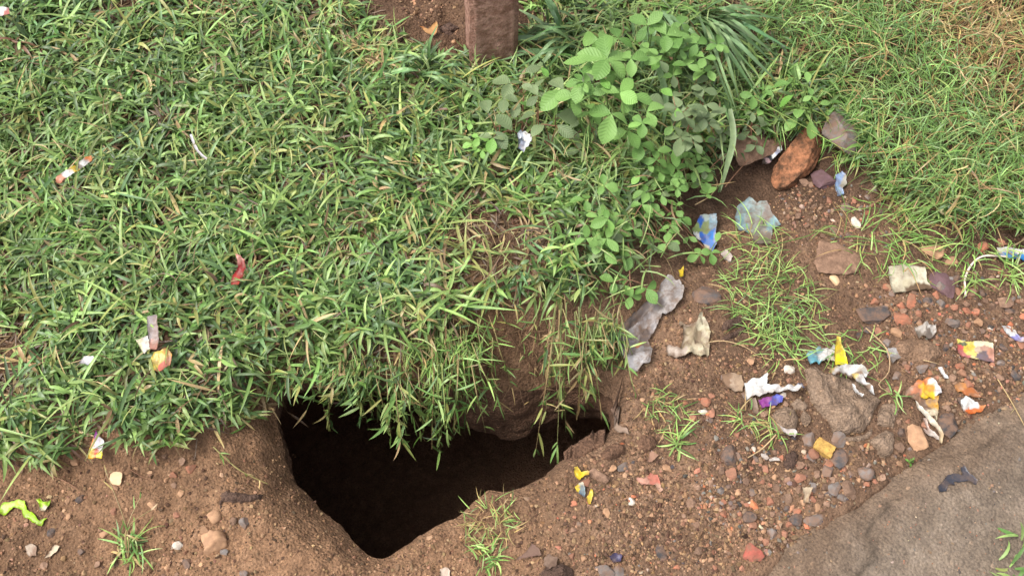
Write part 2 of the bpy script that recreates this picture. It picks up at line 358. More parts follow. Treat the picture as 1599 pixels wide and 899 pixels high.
# the walls and floor of the pit
def build_pit():
    n = len(RIM); cen = RIMP.mean(0); t = np.roll(RIMP, -1, 0)-np.roll(RIMP, 1, 0); nrm = np.stack([t[:, 1], -t[:, 0]], 1); nrm /= np.linalg.norm(nrm, axis=1, keepdims=True)
    if np.mean(np.sum(nrm*(RIMP-cen), 1)) < 0: nrm = -nrm
    k = np.ones(25)/25; sm = lambda a: np.convolve(np.r_[a[-12:], a, a[:12]], k, 'valid')
    nrm = np.stack([sm(nrm[:, 0]), sm(nrm[:, 1])], 1); sh = sm(RIM[:, 5])
    ztop = height(RIMP[:, 0], RIMP[:, 1], pit=False)
    rings = []
    #        depth, outward when free, share of the inward shelf
    prof = np.array([(-0.003, 0.004, 0), (0.012, 0.002, .15), (0.03, 0.0, .45), (0.055, 0.002, .8), (0.085, 0.01, 1.0), (0.12, 0.03, 1.25), (0.16, 0.06, 1.4), (0.2, 0.1, 1.0), (0.25, 0.15, 0.2), (0.35, 0.19, 0), (0.55, 0.2, 0), (0.8, 0.2, 0), (1.0, 0.2, 0)])
    dd = np.r_[-0.003, np.arange(0.006, 0.26, 0.008), 0.3, 0.35, 0.45, 0.58, 0.72]
    for d in dd:
        o = np.interp(d, prof[:, 0], prof[:, 1]); f = np.interp(d, prof[:, 0], prof[:, 2])
        shf = np.minimum(sh/0.04, 1); free = np.where(f > 0, 1-shf, 1.0) if f > 0 else 1.0
        off = o*free - sh*f + min(1, max(d, 0)/.03)*(0.010*fbm(RIMP[:, 0]+d*.4, RIMP[:, 1]+d*1.1, 13, 3, 55) + 0.006*np.abs(fbm(RIMP[:, 0]*.8-d, RIMP[:, 1]*.8+d, 42, 3, 57)))
        P = RIMP + nrm*np.reshape(off, (-1, 1))
        rings.append(np.column_stack([P, ztop-d+ (0.004*fbm(P[:, 0], P[:, 1], 30, 2, 8) if d > 0.02 else 0)]))
    V = np.concatenate(rings); F = []
    i = np.arange(n); j = (i+1) % n
    for r in range(len(rings)-1): F.append(np.stack([r*n+i, r*n+j, (r+1)*n+j, (r+1)*n+i], 1))
    F = np.concatenate(F); last = rings[-1]; c = last.mean(0); b = len(V)
    for q in (0.66, 0.33):
        R = c+(last-c)*q; R[:, 2] = last[:, 2].mean()+0.03*fbm(R[:, 0], R[:, 1], 8, 3, 12); V = np.concatenate([V, R])
    base = (len(rings)-1)*n
    for r in range(2): F = np.concatenate([F, np.stack([base+r*n+i, base+r*n+j, base+(r+1)*n+j, base+(r+1)*n+i], 1)])
    V = np.concatenate([V, [c]]); T = np.stack([base+2*n+i, base+2*n+j, np.full(n, len(V)-1)], 1)
    return mesh_np('pit', V, [F, T], M_pit, True)
tag(link('pit', build_pit()), kind='structure')

# the worn road edge
rax = axis(0.15, 1.4, 0.006, -3, 30); ray = axis(0.1, 1.0, 0.006, -30, 1.6)
x, y, s, F = cut_grid(rax, ray, ROAD, True, 0.0043)
used = np.zeros(len(x), bool); used[F.ravel()] = True; remap = np.cumsum(used)-1
x = x[used]; y = y[used]; F = remap[F]; z = road_height(x, y)
nv = len(x); V = np.stack([x, y, z], 1)
E = np.sort(np.concatenate([F[:, [0, 1]], F[:, [1, 2]], F[:, [2, 3]], F[:, [3, 0]]]), 1); ue, cnt = np.unique(E, axis=0, return_counts=True); be = ue[cnt == 1]
Vb = V.copy(); Vb[:, 2] = -0.06
dustn = fbm(x, y, 9, 4, 88); edge = poly_sd(ROAD, x, y)[0]; stp = poly_sd(STEP, x, y)[0]
rc = np.ones((nv, 3))*(1+0.12*dustn)[:, None]
soily = (1-sstep(0.0, 0.10, edge+0.03*dustn))*0.8; rc = rc*(1-soily[:, None]) + rc*np.array([0.88, 0.74, 0.64])*soily[:, None]
crev = np.exp(-((stp+0.004*fbm(x, y, 60, 2, 71))/0.0035)**2)*0.5*sstep(-0.3, 0.5, fbm(x, y, 7, 2, 21)+0.3); rc *= (1-crev)[:, None]
tag(link('road', mesh_np('road', np.concatenate([V, Vb]), [F, np.stack([be[:, 0], be[:, 1], be[:, 1]+nv, be[:, 0]+nv], 1)], M_road, True, np.concatenate([rc, rc]))), kind='structure')

# ------------------------------------------------------------------ blades of grass
PROF5 = np.array([.45, .85, 1.0, .85, .52, .03]); PROF_FINE = np.array([.8, 1, .95, .8, .5, .05])
def blades(base, az, e0, bend, L, W, roll, kink, prof=PROF5, fold=0.18, clear=0.003, clamp=True):
    S = len(prof)-1; n = len(L); k = 3 if fold else 2
    out = np.empty((n, S+1, k, 3)); p = np.array(base, float).copy()
    for i in range(S+1):
        t = i/S; e = e0-bend*t**1.2; a = az+kink*t
        T = np.stack([np.cos(e)*np.cos(a), np.cos(e)*np.sin(a), np.sin(e)], 1)
        sd0 = np.stack([-np.sin(a), np.cos(a), 0*a], 1); nn = np.cross(T, sd0)
        r = roll*(0.6+0.4*t); side = sd0*np.cos(r)[:, None]+nn*np.sin(r)[:, None]; up = np.cross(T, side)
        if i: p = p+T*(L/S)[:, None]
        if clamp:
            g = H(p[:, 0], p[:, 1]); g = np.where(g < -0.13, -9, g); p[:, 2] = np.maximum(p[:, 2], g+clear)
        wv = (W*prof[i]*0.5)[:, None]
        out[:, i, 0] = p-side*wv; out[:, i, k-1] = p+side*wv
        if k == 3: out[:, i, 1] = p+up*wv*fold*1.6*np.sign(-1)
    V = out.reshape(-1, 3); st = (S+1)*k; b = (np.arange(n)*st)[:, None]
    q = []
    for i in range(S):
        for j in range(k-1): q.append([i*k+j, i*k+j+1, (i+1)*k+j+1, (i+1)*k+j])
    F = (b[:, :, None]+np.array(q)[None]).reshape(-1, 4)
    return V, F, st
def blade_cols(c, prof_n, k, tip=None, tipamt=0.25):
    n = len(c); t = np.linspace(0, 1, prof_n)[None, :, None, None]
    col = np.broadcast_to(c[:, None, None, :], (n, prof_n, k, 3)).copy()
    if tip is not None: col = col*(1-tipamt*t**3)+tip*tipamt*t**3
    return col.reshape(-1, 3)
def cat(parts):
    V = []; F = []; Cc = []; o = 0
    for v, f, c in parts:
        V.append(v); F.append(f+o); Cc.append(c); o += len(v)
    return np.concatenate(V), np.concatenate(F), np.concatenate(Cc)
G_MID, G_LIGHT, G_DARK, G_YEL, G_BLUE, G_DEAD, G_STRAW = lin(101, 132, 68), lin(140, 166, 96), lin(70, 95, 52), lin(146, 150, 86), lin(103, 133, 86), lin(108, 84, 62), lin(168, 146, 104)
def pick(n, weights, table, var=0.16):
    i = rng.choice(len(table), n, p=np.array(weights)/np.sum(weights)); c = np.array(table)[i]
    return c*(1+var*rng.normal(size=(n, 1)))*(1+0.05*rng.normal(size=(n, 3)))

def scatter(n, region_test, lo, hi):
    pts = []
    tot = 0
    while tot < n:
        p = rng.uniform(lo, hi, (n, 2)); p = p[region_test(p)]; pts.append(p); tot += len(p)
    return np.concatenate(pts)[:n]
def frame_test(p, ml, mr, mt, mb):
    q = np.column_stack([p, np.zeros(len(p))]); a, b = to_px(q); return (a > -ml) & (a < 1599+mr) & (b > -mt) & (b < 899+mb)
FINE = poly_world([(1175, -40), (1190, 60), (1240, 110), (1290, 150), (1330, 210), (1345, 265), (1400, 305), (1480, 338), (1599, 352), (1800, 372), ('w', 9, .9), ('w', 12, 12), ('w', .62, 12), (1150, -400)])
BARE = [poly_world([(370, 588), (360, 640), (440, 640), (460, 600), (430, 585)])]
EXCL = [(150, 676, 36), (150, 692, 36), (151, 716, 30), (242, 530, 20), (250, 562, 20), (222, 540, 14), (373, 425, 13), (115, 268, 12), (138, 250, 10), (95, 284, 10), (816, 222, 16), (137, 564, 12), (310, 230, 9)]
def leafy_test(p):
    a_, b_ = to_px(np.column_stack([p, np.full(len(p), .07)])); keep = np.ones(len(p), bool)
    for ex, ey, er in EXCL: keep &= (a_-ex)**2+(b_-ey)**2 > er*er
    ok = keep & (H(p[:, 0], p[:, 1]) > -.15) & (poly_sd(GRASS, p[:, 0], p[:, 1])[0] > -0.012+0.02*fbm(p[:, 0], p[:, 1], 16, 2, 44))
    ok &= poly_sd(FINE, p[:, 0], p[:, 1])[0] < 0.01
    ok &= poly_sd(POSTGAP, p[:, 0], p[:, 1])[0] < -0.012
    ok &= poly_sd(DARKGAP, p[:, 0], p[:, 1])[0] < -0.012
    return ok
def fine_test(p):
    return (H(p[:, 0], p[:, 1]) > -.15) & (poly_sd(FINE, p[:, 0], p[:, 1])[0] > -0.02) & (poly_sd(DARKGAP, p[:, 0], p[:, 1])[0] < -0.008)

def shoots(P, n_leaf, Lr, Wr, hr, table, weights, lean=0.3, size=1.0, zoff=0.0, e_rng=(0.15, 1.15), bend_rng=(0.3, 1.3)):
    """each shoot is a short leaning stem with leaves set alternately along it"""
    n = len(P); k = rng.integers(n_leaf[0], n_leaf[1]+1, n); idx = np.repeat(np.arange(n), k); j = np.concatenate([np.arange(a) for a in k])
    az0 = rng.uniform(0, 2*np.pi, n); ln = rng.uniform(0.2, 1.0, n)*lean; hh = rng.uniform(hr[0], hr[1], n)*size*(1+.55*fbm(P[:, 0], P[:, 1], 7, 2, 66))
    frac = (j+0.5)/k[idx]
    az = az0[idx] + np.where(j % 2 == 0, 0.0, np.pi) + rng.normal(0, 0.75, len(idx))
    bx = P[idx, 0]+np.cos(az0[idx])*ln[idx]*hh[idx]*frac*2; by = P[idx, 1]+np.sin(az0[idx])*ln[idx]*hh[idx]*frac*2
    gz = H(bx, by); gz = np.where(gz < -0.12, H(P[idx, 0], P[idx, 1]), gz)
    base = np.stack([bx, by, gz+hh[idx]*frac+zoff], 1)
    N = len(idx); L = rng.uniform(Lr[0], Lr[1], N)*size*(0.75+0.5*rng.random(n))[idx]; W = rng.uniform(Wr[0], Wr[1], N)*size
    e0 = rng.uniform(e_rng[0], e_rng[1], N)*(0.6+0.55*frac); bend = rng.uniform(bend_rng[0], bend_rng[1], N)
    cs = pick(n, weights, table)
    c = cs[idx]*(1+0.14*rng.normal(size=(N, 1)))
    return base, az, e0, bend, L, W, rng.normal(0, 0.45, N), rng.normal(0, 0.35, N), np.clip(c, 0.004, 0.9)

def patch_noise(P): return fbm(P[:, 0], P[:, 1], 3.5, 3, 61)
LO, HI = np.array([-2.4, 0.1]), np.array([2.4, 2.9])
table = [G_MID, G_LIGHT, G_DARK, G_YEL, G_BLUE, G_DEAD, G_STRAW]
parts = []
P = scatter(7600, lambda p: leafy_test(p) & frame_test(p, 90, 60, 70, 60), LO, HI)
nzp = patch_noise(P); P = P[(nzp > -0.95+0.35*rng.random(len(P))) & (fbm(P[:, 0], P[:, 1], 15, 2, 62) > -1.0+.45*rng.random(len(P)))]
a = shoots(P, (4, 7), (0.024, 0.048), (0.0040, 0.0074), (0.006, 0.040), table, [40, 24, 20, 6, 14, 2, 3], e_rng=(0, 1.0), bend_rng=(.1, 1.9)); v, f, st = blades(*a[:8]); parts.append((v, f, blade_cols(a[8], 6, 3, G_YEL, .15)))
P = scatter(2600, lambda p: leafy_test(p) & frame_test(p, 90, 60, 70, 60), LO, HI)       # dead leaves lying low in the sward
a = shoots(P, (3, 5), (0.03, 0.06), (0.002, 0.005), (0.0, 0.018), [G_DEAD, G_STRAW, lin(92, 70, 52)], [5, 3, 4], e_rng=(-.1, .5)); v, f, st = blades(*a[:8]); parts.append((v, f, blade_cols(a[8], 6, 3)))
P = scatter(520, lambda p: leafy_test(p) & frame_test(p, 90, 60, 70, 60), LO, HI)        # longer upright leaves
a = shoots(P, (2, 4), (0.065, 0.11), (0.004, 0.0065), (0.015, 0.04), table, [30, 40, 8, 12, 10, 0, 2], e_rng=(.4, 1.2)); v, f, st = blades(*a[:8]); parts.append((v, f, blade_cols(a[8], 6, 3, G_YEL, .2)))
P = scatter(2600, lambda p: leafy_test(p) & ~frame_test(p, 85, 55, 65, 55) & frame_test(p, 900, 700, 500, 200), LO-[.6, 0], HI+[.6, .4])   # the sward goes on outside the frame
a = shoots(P, (4, 6), (0.06, 0.10), (0.009, 0.013), (0.010, 0.05), table, [42, 22, 18, 7, 12, 2, 3]); v, f, st = blades(*a[:8]); parts.append((v, f, blade_cols(a[8], 6, 3)))
P = scatter(2600, lambda p: leafy_test(p) & frame_test(p, 90, 60, 70, 60), LO, HI)       # thin wiry blades mixed in
n = len(P); base = np.column_stack([P, H(P[:, 0], P[:, 1])+rng.uniform(0, .045, n)])
v, f, st = blades(base, rng.uniform(0, 6.283, n), rng.uniform(-.1, 1.1, n), rng.uniform(.2, 1.8, n), rng.uniform(.03, .075, n), rng.uniform(.0013, .0026, n), rng.normal(0, .5, n), rng.normal(0, .7, n), PROF5, .18)
parts.append((v, f, blade_cols(np.clip(pick(n, [3, 4, 2, 2], [lin(130, 152, 84), lin(152, 166, 102), lin(176, 156, 112), lin(110, 84, 60)]), .005, .9), 6, 3)))
V, F, cc = cat(parts)
tag(link('broad_leaved_grass', mesh_np('broad_leaved_grass', V, [F], M_grass, True, cc)), 'dense mat of short broad-bladed green grass left and behind the pit', 'grass', kind='stuff')

parts = []
def fine_colors(P, base_w):
    n = len(P); px_, py_ = to_px(np.column_stack([P, np.zeros(n)]))
    dry = sstep(1380, 1580, px_+140*fbm(P[:, 0], P[:, 1], 5, 2, 91))*sstep(260, 60, py_+60*fbm(P[:, 0], P[:, 1], 5, 2, 93)); dry = np.clip(dry+0.16, 0, .75)
    g = pick(n, base_w, [lin(112, 146, 74), lin(142, 168, 98), lin(84, 114, 58), lin(112, 144, 86)]); d = pick(n, [3, 2, 1], [lin(170, 146, 98), lin(140, 108, 72), lin(196, 172, 126)])
    m = (rng.random(n) < dry)[:, None]; return np.where(m, d, g)
def fine_blades(P, Lr, Wr, zr, e_rng=(-.1, 1.2), size=1.0):
    n = len(P); g = H(P[:, 0], P[:, 1]); g = np.where(g < -.3, 0.0, g)
    base = np.column_stack([P, g+rng.uniform(zr[0], zr[1], n)]); L = rng.uniform(*Lr, n)*size; W = rng.uniform(*Wr, n)*size
    v, f, st = blades(base, rng.uniform(0, 6.283, n), rng.uniform(*e_rng, n), rng.uniform(0.2, 2.0, n), L, W, rng.normal(0, .5, n), rng.normal(0, .9, n), PROF_FINE, 0)
    return v, f
P = scatter(10500, lambda p: fine_test(p) & frame_test(p, 0, 80, 70, 30), LO, HI)
v, f = fine_blades(P, (0.03, 0.085), (0.0012, 0.0026), (0.0, 0.075)); parts.append((v, f, blade_cols(np.clip(fine_colors(P, [4, 4, 2, 3])*(0.7+.6*rng.random((len(P), 1))), .005, .9), 6, 2)))
P = scatter(4200, lambda p: fine_test(p) & frame_test(p, 0, 80, 70, 30), LO, HI)
v, f = fine_blades(P, (0.03, 0.07), (0.0012, 0.002), (0.0, 0.012), (-.2, .5)); parts.append((v, f, blade_cols(pick(len(P), [1, 1, 1], [lin(96, 74, 54), lin(74, 58, 44), lin(120, 98, 70)]), 6, 2)))
P = scatter(4500, lambda p: fine_test(p) & ~frame_test(p, 0, 75, 65, 30) & frame_test(p, 0, 800, 500, 100), LO, HI+[.8, .4])
v, f = fine_blades(P, (0.05, 0.13), (0.003, 0.005), (0.0, 0.05)); parts.append((v, f, blade_cols(np.clip(fine_colors(P, [4, 4, 2, 3]), .005, .9), 6, 2)))
V, F, cc = cat(parts)
tag(link('wiry_grass', mesh_np('wiry_grass', V, [F], M_grass, True, cc)), 'tangled mat of fine wiry grass, browning, in the upper right corner', 'grass', kind='stuff')

# ------------------------------------------------------------------ strands: thin stems carrying leaves
def tube(points, r0, r1, sides=4):
    P = np.array(points, float); n = len(P); V = []; F = []
    for i in range(n):
        t = P[min(i+1, n-1)]-P[max(i-1, 0)]; t /= np.linalg.norm(t)+1e-9
        a = np.cross(t, [0.13, 0.27, 0.95]); a /= np.linalg.norm(a)+1e-9; b = np.cross(t, a); r = r0+(r1-r0)*i/(n-1)
        for k in range(sides):
            th = 2*math.pi*k/sides; V.append(P[i]+r*(math.cos(th)*a+math.sin(th)*b))
    for i in range(n-1):
        for k in range(sides): F.append([i*sides+k, i*sides+(k+1) % sides, (i+1)*sides+(k+1) % sides, (i+1)*sides+k])
    return np.array(V), np.array(F)
def curve_pts(pts, n=14):
    P = np.array(pts, float); m = len(P); out = []
    for i in range(m-1):
        p0 = P[max(i-1, 0)]; p1 = P[i]; p2 = P[i+1]; p3 = P[min(i+2, m-1)]; k = max(2, n//(m-1))
        for q in range(k):
            t = q/k; out.append(0.5*((2*p1)+(-p0+p2)*t+(2*p0-5*p1+4*p2-p3)*t*t+(-p0+3*p1-3*p2+p3)*t**3))
    out.append(P[-1]); return np.array(out)
def strand(points, r0, r1, stem_col, leaf_n, Lr, Wr, table, weights, fold=0.18, spread=0.9, clamp=False):
    P = curve_pts(points); res = []
    v, f = tube(P, r0, r1, 3); res.append((v, f, np.tile(stem_col, (len(v), 1))))
    if leaf_n:
        t = np.sort(rng.uniform(0.12, 1.0, leaf_n))*(len(P)-1.001); i = t.astype(int); base = P[i]+(P[i+1]-P[i])*(t-i)[:, None]
        d = P[i+1]-P[i]; az = np.arctan2(d[:, 1], d[:, 0])+np.where(np.arange(leaf_n) % 2, 1, -1)*np.abs(rng.normal(.3, spread, leaf_n))
        e = np.arctan2(d[:, 2], np.linalg.norm(d[:, :2], axis=1))+rng.normal(.45, .55, leaf_n)
        L = rng.uniform(*Lr, leaf_n); W = rng.uniform(*Wr, leaf_n)
        v, f, st = blades(base, az, e, rng.uniform(-.6, 1.5, leaf_n), L, W, rng.normal(0, .4, leaf_n), rng.normal(0, .3, leaf_n), PROF5 if fold else PROF_FINE, fold, clamp=clamp)
        res.append((v, f, blade_cols(np.clip(pick(leaf_n, weights, table), .005, .9), 6, 3 if fold else 2)))
    return res
FT = [lin(126, 160, 82), lin(152, 180, 100), lin(92, 126, 62), lin(170, 146, 98)]
def tuft(name, label, px, py, n, Lr, Wr, rad, table, weights, group=None, e_rng=(.0, 1.1), bend=(.0, 2.2), extra=None, fold=0, cat_='grass tuft', stretch=1.0):
    p0 = ground(px, py); parts = []
    r = rad*np.sqrt(rng.random(n)); th = rng.uniform(0, 6.283, n); X = p0[0]+r*np.cos(th)*stretch; Y = p0[1]+r*np.sin(th); g = H(X, Y); ok = g > -.3; X, Y, g = X[ok], Y[ok], g[ok]; m = len(X)
    base = np.column_stack([X, Y, g+rng.uniform(0, .012, m)]); az = np.where(rng.random(m) < .2, th[ok], rng.uniform(0, 6.283, m))
    v, f, st = blades(base, az, rng.uniform(*e_rng, m), rng.uniform(*bend, m), rng.uniform(*Lr, m), rng.uniform(*Wr, m), rng.normal(0, .4, m), rng.normal(0, .5, m), PROF5 if fold else PROF_FINE, fold)
    parts.append((v, f, blade_cols(np.clip(pick(m, weights, table), .005, .9), 6, 3 if fold else 2)))
    if extra: parts += extra
    V, F, cc = cat(parts); V = V-p0
    return tag(link(name, mesh_np(name, V, [F], M_grass, True, cc), None, p0), label, cat_, group)
def gl(px, py, lift=0.0): return ground(px, py, lift)

# hanging growth over the pit
def hanging(name, label, px0, px1, py0, py1, drop, n, spread_px, leaf, fold, table, weights):
    parts = []
    c0 = at_z((px0+px1)/2, (py0+py1)/2, 0.02)
    for i in range(n):
        t = rng.random(); px = px0+(px1-px0)*t+rng.normal(0, 6); py = py0+(py1-py0)*t+rng.normal(0, 14)
        a = at_z(px, py, 0.045+0.02*rng.random()); d = rng.uniform(*drop)*(.85+.6*float(vnoise(np.array([px/38.0]), np.array([3.3]), 15)[0])); ex = px+rng.normal(0, spread_px); 
        b = at_z(px+(ex-px)*.4, py+d*.45, 0.035+0.02*rng.random()); c = at_z(ex, py+d, -0.06-0.12*rng.random()*(d/100))
        col = pick(1, [3, 2, 1], [lin(128, 138, 84), lin(150, 132, 92), lin(104, 124, 70)])[0]
        parts += strand([a, b, (b+c)/2+[0, 0, .012], c], .0011, .0006, col, int(rng.integers(*leaf[0])), leaf[1], leaf[2], table, weights, fold)
    V, F, cc = cat(parts); V = V-c0
    return tag(link(name, mesh_np(name, V, [F], M_grass, True, cc), None, c0), label, 'hanging grass', 'grass hanging over the rim of the pit')
gt = [G_MID, G_LIGHT, G_DARK, G_YEL, G_STRAW]
hanging('hanging_grass', 'sparse broad-bladed grass strands drooping over the left corner of the pit', 425, 520, 560, 575, (40, 100), 16, 20, ((4, 8), (.03, .06), (.004, .0065)), .18, gt, [4, 3, 3, 2, 1])
hanging('hanging_grass', 'leafy clump of grass drooping over the middle of the dark pit', 520, 640, 560, 575, (50, 135), 50, 24, ((6, 11), (.025, .055), (.003, .006)), .18, gt, [5, 4, 2, 2, 1])
hanging('hanging_grass', 'thick fringe of fine pale grass hanging deepest into the pit', 640, 765, 515, 520, (60, 175), 74, 24, ((9, 15), (.022, .05), (.0016, .003)), 0, FT, [4, 5, 2, 1])
hanging('hanging_grass', 'dry-stemmed grass clump hanging over the right end of the pit beside grey sheet', 866, 975, 478, 500, (55, 190), 62, 24, ((5, 10), (.025, .055), (.0025, .005)), .18, gt, [4, 4, 2, 3, 3])
hanging('hanging_grass', 'a few long bare-stemmed shoots trailing furthest down the dark pit', 675, 735, 560, 575, (110, 175), 9, 16, ((6, 9), (.03, .05), (.003, .005)), .18, gt, [4, 4, 2, 1, 0])

hanging('hanging_grass', 'sparse dry grass wisps over the bare bank between the two thick hanging clumps', 770, 870, 470, 480, (20, 60), 8, 18, ((4, 8), (.02, .045), (.0016, .0036)), .18, gt, [3, 3, 2, 3, 4])
parts = []
for i in range(100):
    px = rng.uniform(700, 930); py = rng.uniform(478, 585); a = gl(px, py, .004); L_ = rng.uniform(20, 70); q = px+rng.normal(0, 18)
    b = gl((px+q)/2+rng.normal(0, 5), py+L_*.5, .012*rng.random()+.004); c = gl(q, py+L_, .004+.01*rng.random())
    parts += strand([a, b, c], .0007, .0004, pick(1, [2, 2, 1], [lin(128, 100, 78), lin(90, 68, 52), lin(164, 140, 104)])[0], int(rng.integers(0, 3)), (.015, .035), (.0014, .0026), [G_DEAD, G_STRAW, G_MID], [3, 2, 2], 0)
V, F, cc = cat(parts)
tag(link('roots', mesh_np('roots', V, [F], M_dry, True, cc)), 'thin dry roots and dead grass on the bare bank face above the pit', 'roots', kind='stuff')
# tufts on the bare soil
st = []
for e in ((165, 735, .06), (222, 770, .05), (245, 790, .03)):
    a = gl(200, 875); b = gl(e[0], e[1], e[2]); m = gl(198, 825, .045); st += strand([a, m, b], .0014, .0008, G_STRAW, 3, (.015, .03), (.002, .003), FT, [3, 3, 1, 2], 0)
tuft('grass_tuft', 'small grass tuft with tall dry stalks on bare soil in lower left corner', 203, 855, 55, (.02, .05), (.002, .0038), .028, FT, [3, 3, 3, 2], extra=st, stretch=.8)
tuft('grass_tuft', 'bushy bright green tuft between grey plastic sheet and beige square card', 1205, 472, 300, (.025, .06), (.0011, .0021), .085, FT, [4, 5, 3, 1], stretch=1.05)
tuft('grass_tuft', 'straggly green tuft just above the white rag on brown soil', 1215, 535, 70, (.03, .06), (.0014, .0024), .05, FT, [4, 4, 2, 1])
tuft('grass_tuft', 'yellowing tuft with upright stalks on the near rim of the pit', 768, 815, 100, (.018, .04), (.0012, .002), .042, FT, [3, 3, 1, 6], e_rng=(.2, 1.4), stretch=1.1)
tuft('grass_tuft', 'tiny green tuft below the yellowing tuft on the pit rim', 760, 872, 40, (.02, .045), (.0018, .003), .02, FT, [3, 5, 1, 1])
tuft('grass_tuft', 'thin olive tuft on soil right of the pit end', 1040, 645, 70, (.02, .042), (.0012, .0019), .04, FT, [4, 2, 3, 3])
tuft('grass_tuft', 'small splayed green sprout below the thin olive tuft', 1056, 692, 22, (.025, .05), (.002, .0034), .012, FT, [3, 5, 1, 0])
tuft('grass_tuft', 'broad-bladed sprout at the right bottom corner of the road', 1570, 890, 10, (.026, .046), (.004, .006), .02, gt, [3, 6, 1, 1, 0], fold=.18)
tuft('grass_tuft', 'single green sprig on the right edge of the road above the corner sprout', 1597, 838, 7, (.03, .05), (.004, .006), .01, gt, [3, 6, 1, 1, 0], fold=.18)
tuft('grass_tuft', 'little green tuft growing under the blue and white strip', 1580, 426, 45, (.025, .055), (.002, .0035), .025, FT, [2, 6, 1, 0])
tuft('grass_tuft', 'few upright shoots beside the bent white straw right of the card', 1512, 440, 26, (.03, .055), (.002, .003), .02, FT, [3, 5, 1, 1])
tuft('grass_tuft', 'loose wiry tuft spreading above the beige square card', 1385, 375, 150, (.035, .08), (.0014, .0026), .085, FT, [4, 4, 2, 2], stretch=1.2)
tuft('grass_tuft', 'wiry trailing tuft along the lower edge of the fine grass', 1500, 345, 170, (.035, .08), (.0014, .0026), .09, FT, [4, 4, 2, 1], stretch=1.4)
tuft('grass_tuft', 'thin green sprout around the yellow packet', 1320, 548, 60, (.03, .06), (.0014, .0024), .05, FT, [4, 4, 2, 1], stretch=1.2)
tuft('grass_tuft', 'pale sprout beside the purple and blue wrapper piece', 1165, 655, 30, (.025, .045), (.0015, .0025), .018, FT, [3, 3, 1, 2])
tuft('grass_tuft', 'small pale sprout among clods below the purple and blue piece', 1210, 672, 26, (.025, .045), (.0015, .0025), .02, FT, [3, 3, 1, 3])
tuft('grass_tuft', 'pair of green blades springing from the big clod', 1393, 618, 8, (.035, .05), (.002, .003), .008, FT, [3, 5, 1, 0])
tuft('grass_tuft', 'thin grass growing over the dusty light blue plastic', 1185, 375, 60, (.03, .07), (.0013, .002), .05, FT, [3, 3, 2, 2])
tuft('grass_tuft', 'broad-bladed sprig jutting from soil at the upper left of the pit', 385, 650, 16, (.03, .055), (.004, .006), .012, gt, [3, 4, 2, 3, 1], fold=.18)
tuft('grass_tuft', 'loose yellow straw clump lying across the turf left of the post', 580, 95, 110, (.05, .10), (.0016, .003), .045, [G_STRAW, lin(160, 140, 90), lin(150, 160, 96)], [5, 3, 2], e_rng=(0, .8), stretch=.7)
st = []
for (a, b, c) in (((335, 698), (375, 735), (412, 752)), ((1135, 640), (1100, 660), (1050, 690))):
    pass
sp = strand([gl(333, 697, .004), gl(372, 732, .012), gl(418, 755, .014)], .0013, .0008, lin(150, 140, 88), 9, (.015, .03), (.0018, .003), FT, [3, 3, 1, 3], 0)
V, F, cc = cat(sp); p0 = gl(372, 732); tag(link('grass_runner', mesh_np('grass_runner', V-p0, [F], M_grass, True, cc), None, p0), 'single grass runner lying on soil left of the pit', 'grass runner')
def runner(label, pts, col, leaf, r=.0013, table_=FT, wts=(3, 3, 1, 2)):
    Q = [gl(a, b, c) for a, b, c in pts]; V, F, cc = cat(strand(Q, r, r*.6, col, *leaf, list(table_), list(wts), 0)); o = Q[0]
    tag(link('grass_runner', mesh_np('grass_runner', V-o, [F], M_grass, True, cc), None, o), label, 'grass runner')
runner('green runner creeping past the ochre rock into the fine grass', [(1180, 155, .05), (1260, 200, .07), (1340, 240, .05), (1440, 232, .05), (1530, 262, .05)], lin(150, 172, 96), (12, (.03, .06), (.002, .0032)))
runner('runner arching below the fine grass to the wiry tuft', [(1355, 355, .01), (1405, 330, .03), (1470, 318, .03), (1530, 290, .04)], lin(150, 176, 100), (14, (.03, .06), (.0018, .003)))
runner('straw-coloured runner lying in the middle of the fine grass', [(1490, 85, .06), (1505, 120, .065), (1530, 145, .06), (1545, 180, .05)], lin(206, 182, 138), (7, (.025, .05), (.0016, .0026)), .0017, [G_STRAW, lin(196, 172, 126)], (1, 1))
runner('straw-coloured branching runner at the left of the fine grass', [(1310, 38, .06), (1365, 50, .065), (1385, 85, .06), (1360, 135, .05)], lin(200, 172, 126), (9, (.025, .05), (.0016, .0026)), .0017, [G_STRAW, lin(196, 172, 126)], (1, 1))
runner('dry looping root beside the shredded packaging', [(1352, 512, .01), (1385, 545, .02), (1388, 580, .012), (1372, 600, .01), (1388, 612, .004)], lin(186, 156, 122), (2, (.01, .02), (.001, .002)), .0015, [G_STRAW], (1,))
runner('dry straw lying on the right edge of the road', [(1558, 592, .004), (1580, 628, .006), (1604, 672, .004)], lin(190, 164, 118), (1, (.01, .02), (.001, .002)), .0012, [G_STRAW], (1,))
runner('long thin stem leaning over soil from the weeds toward the blue sachet', [(1130, 165, .08), (1145, 215, .07), (1132, 262, .05), (1122, 300, .02)], lin(112, 146, 90), (2, (.02, .04), (.002, .003)), .0034)

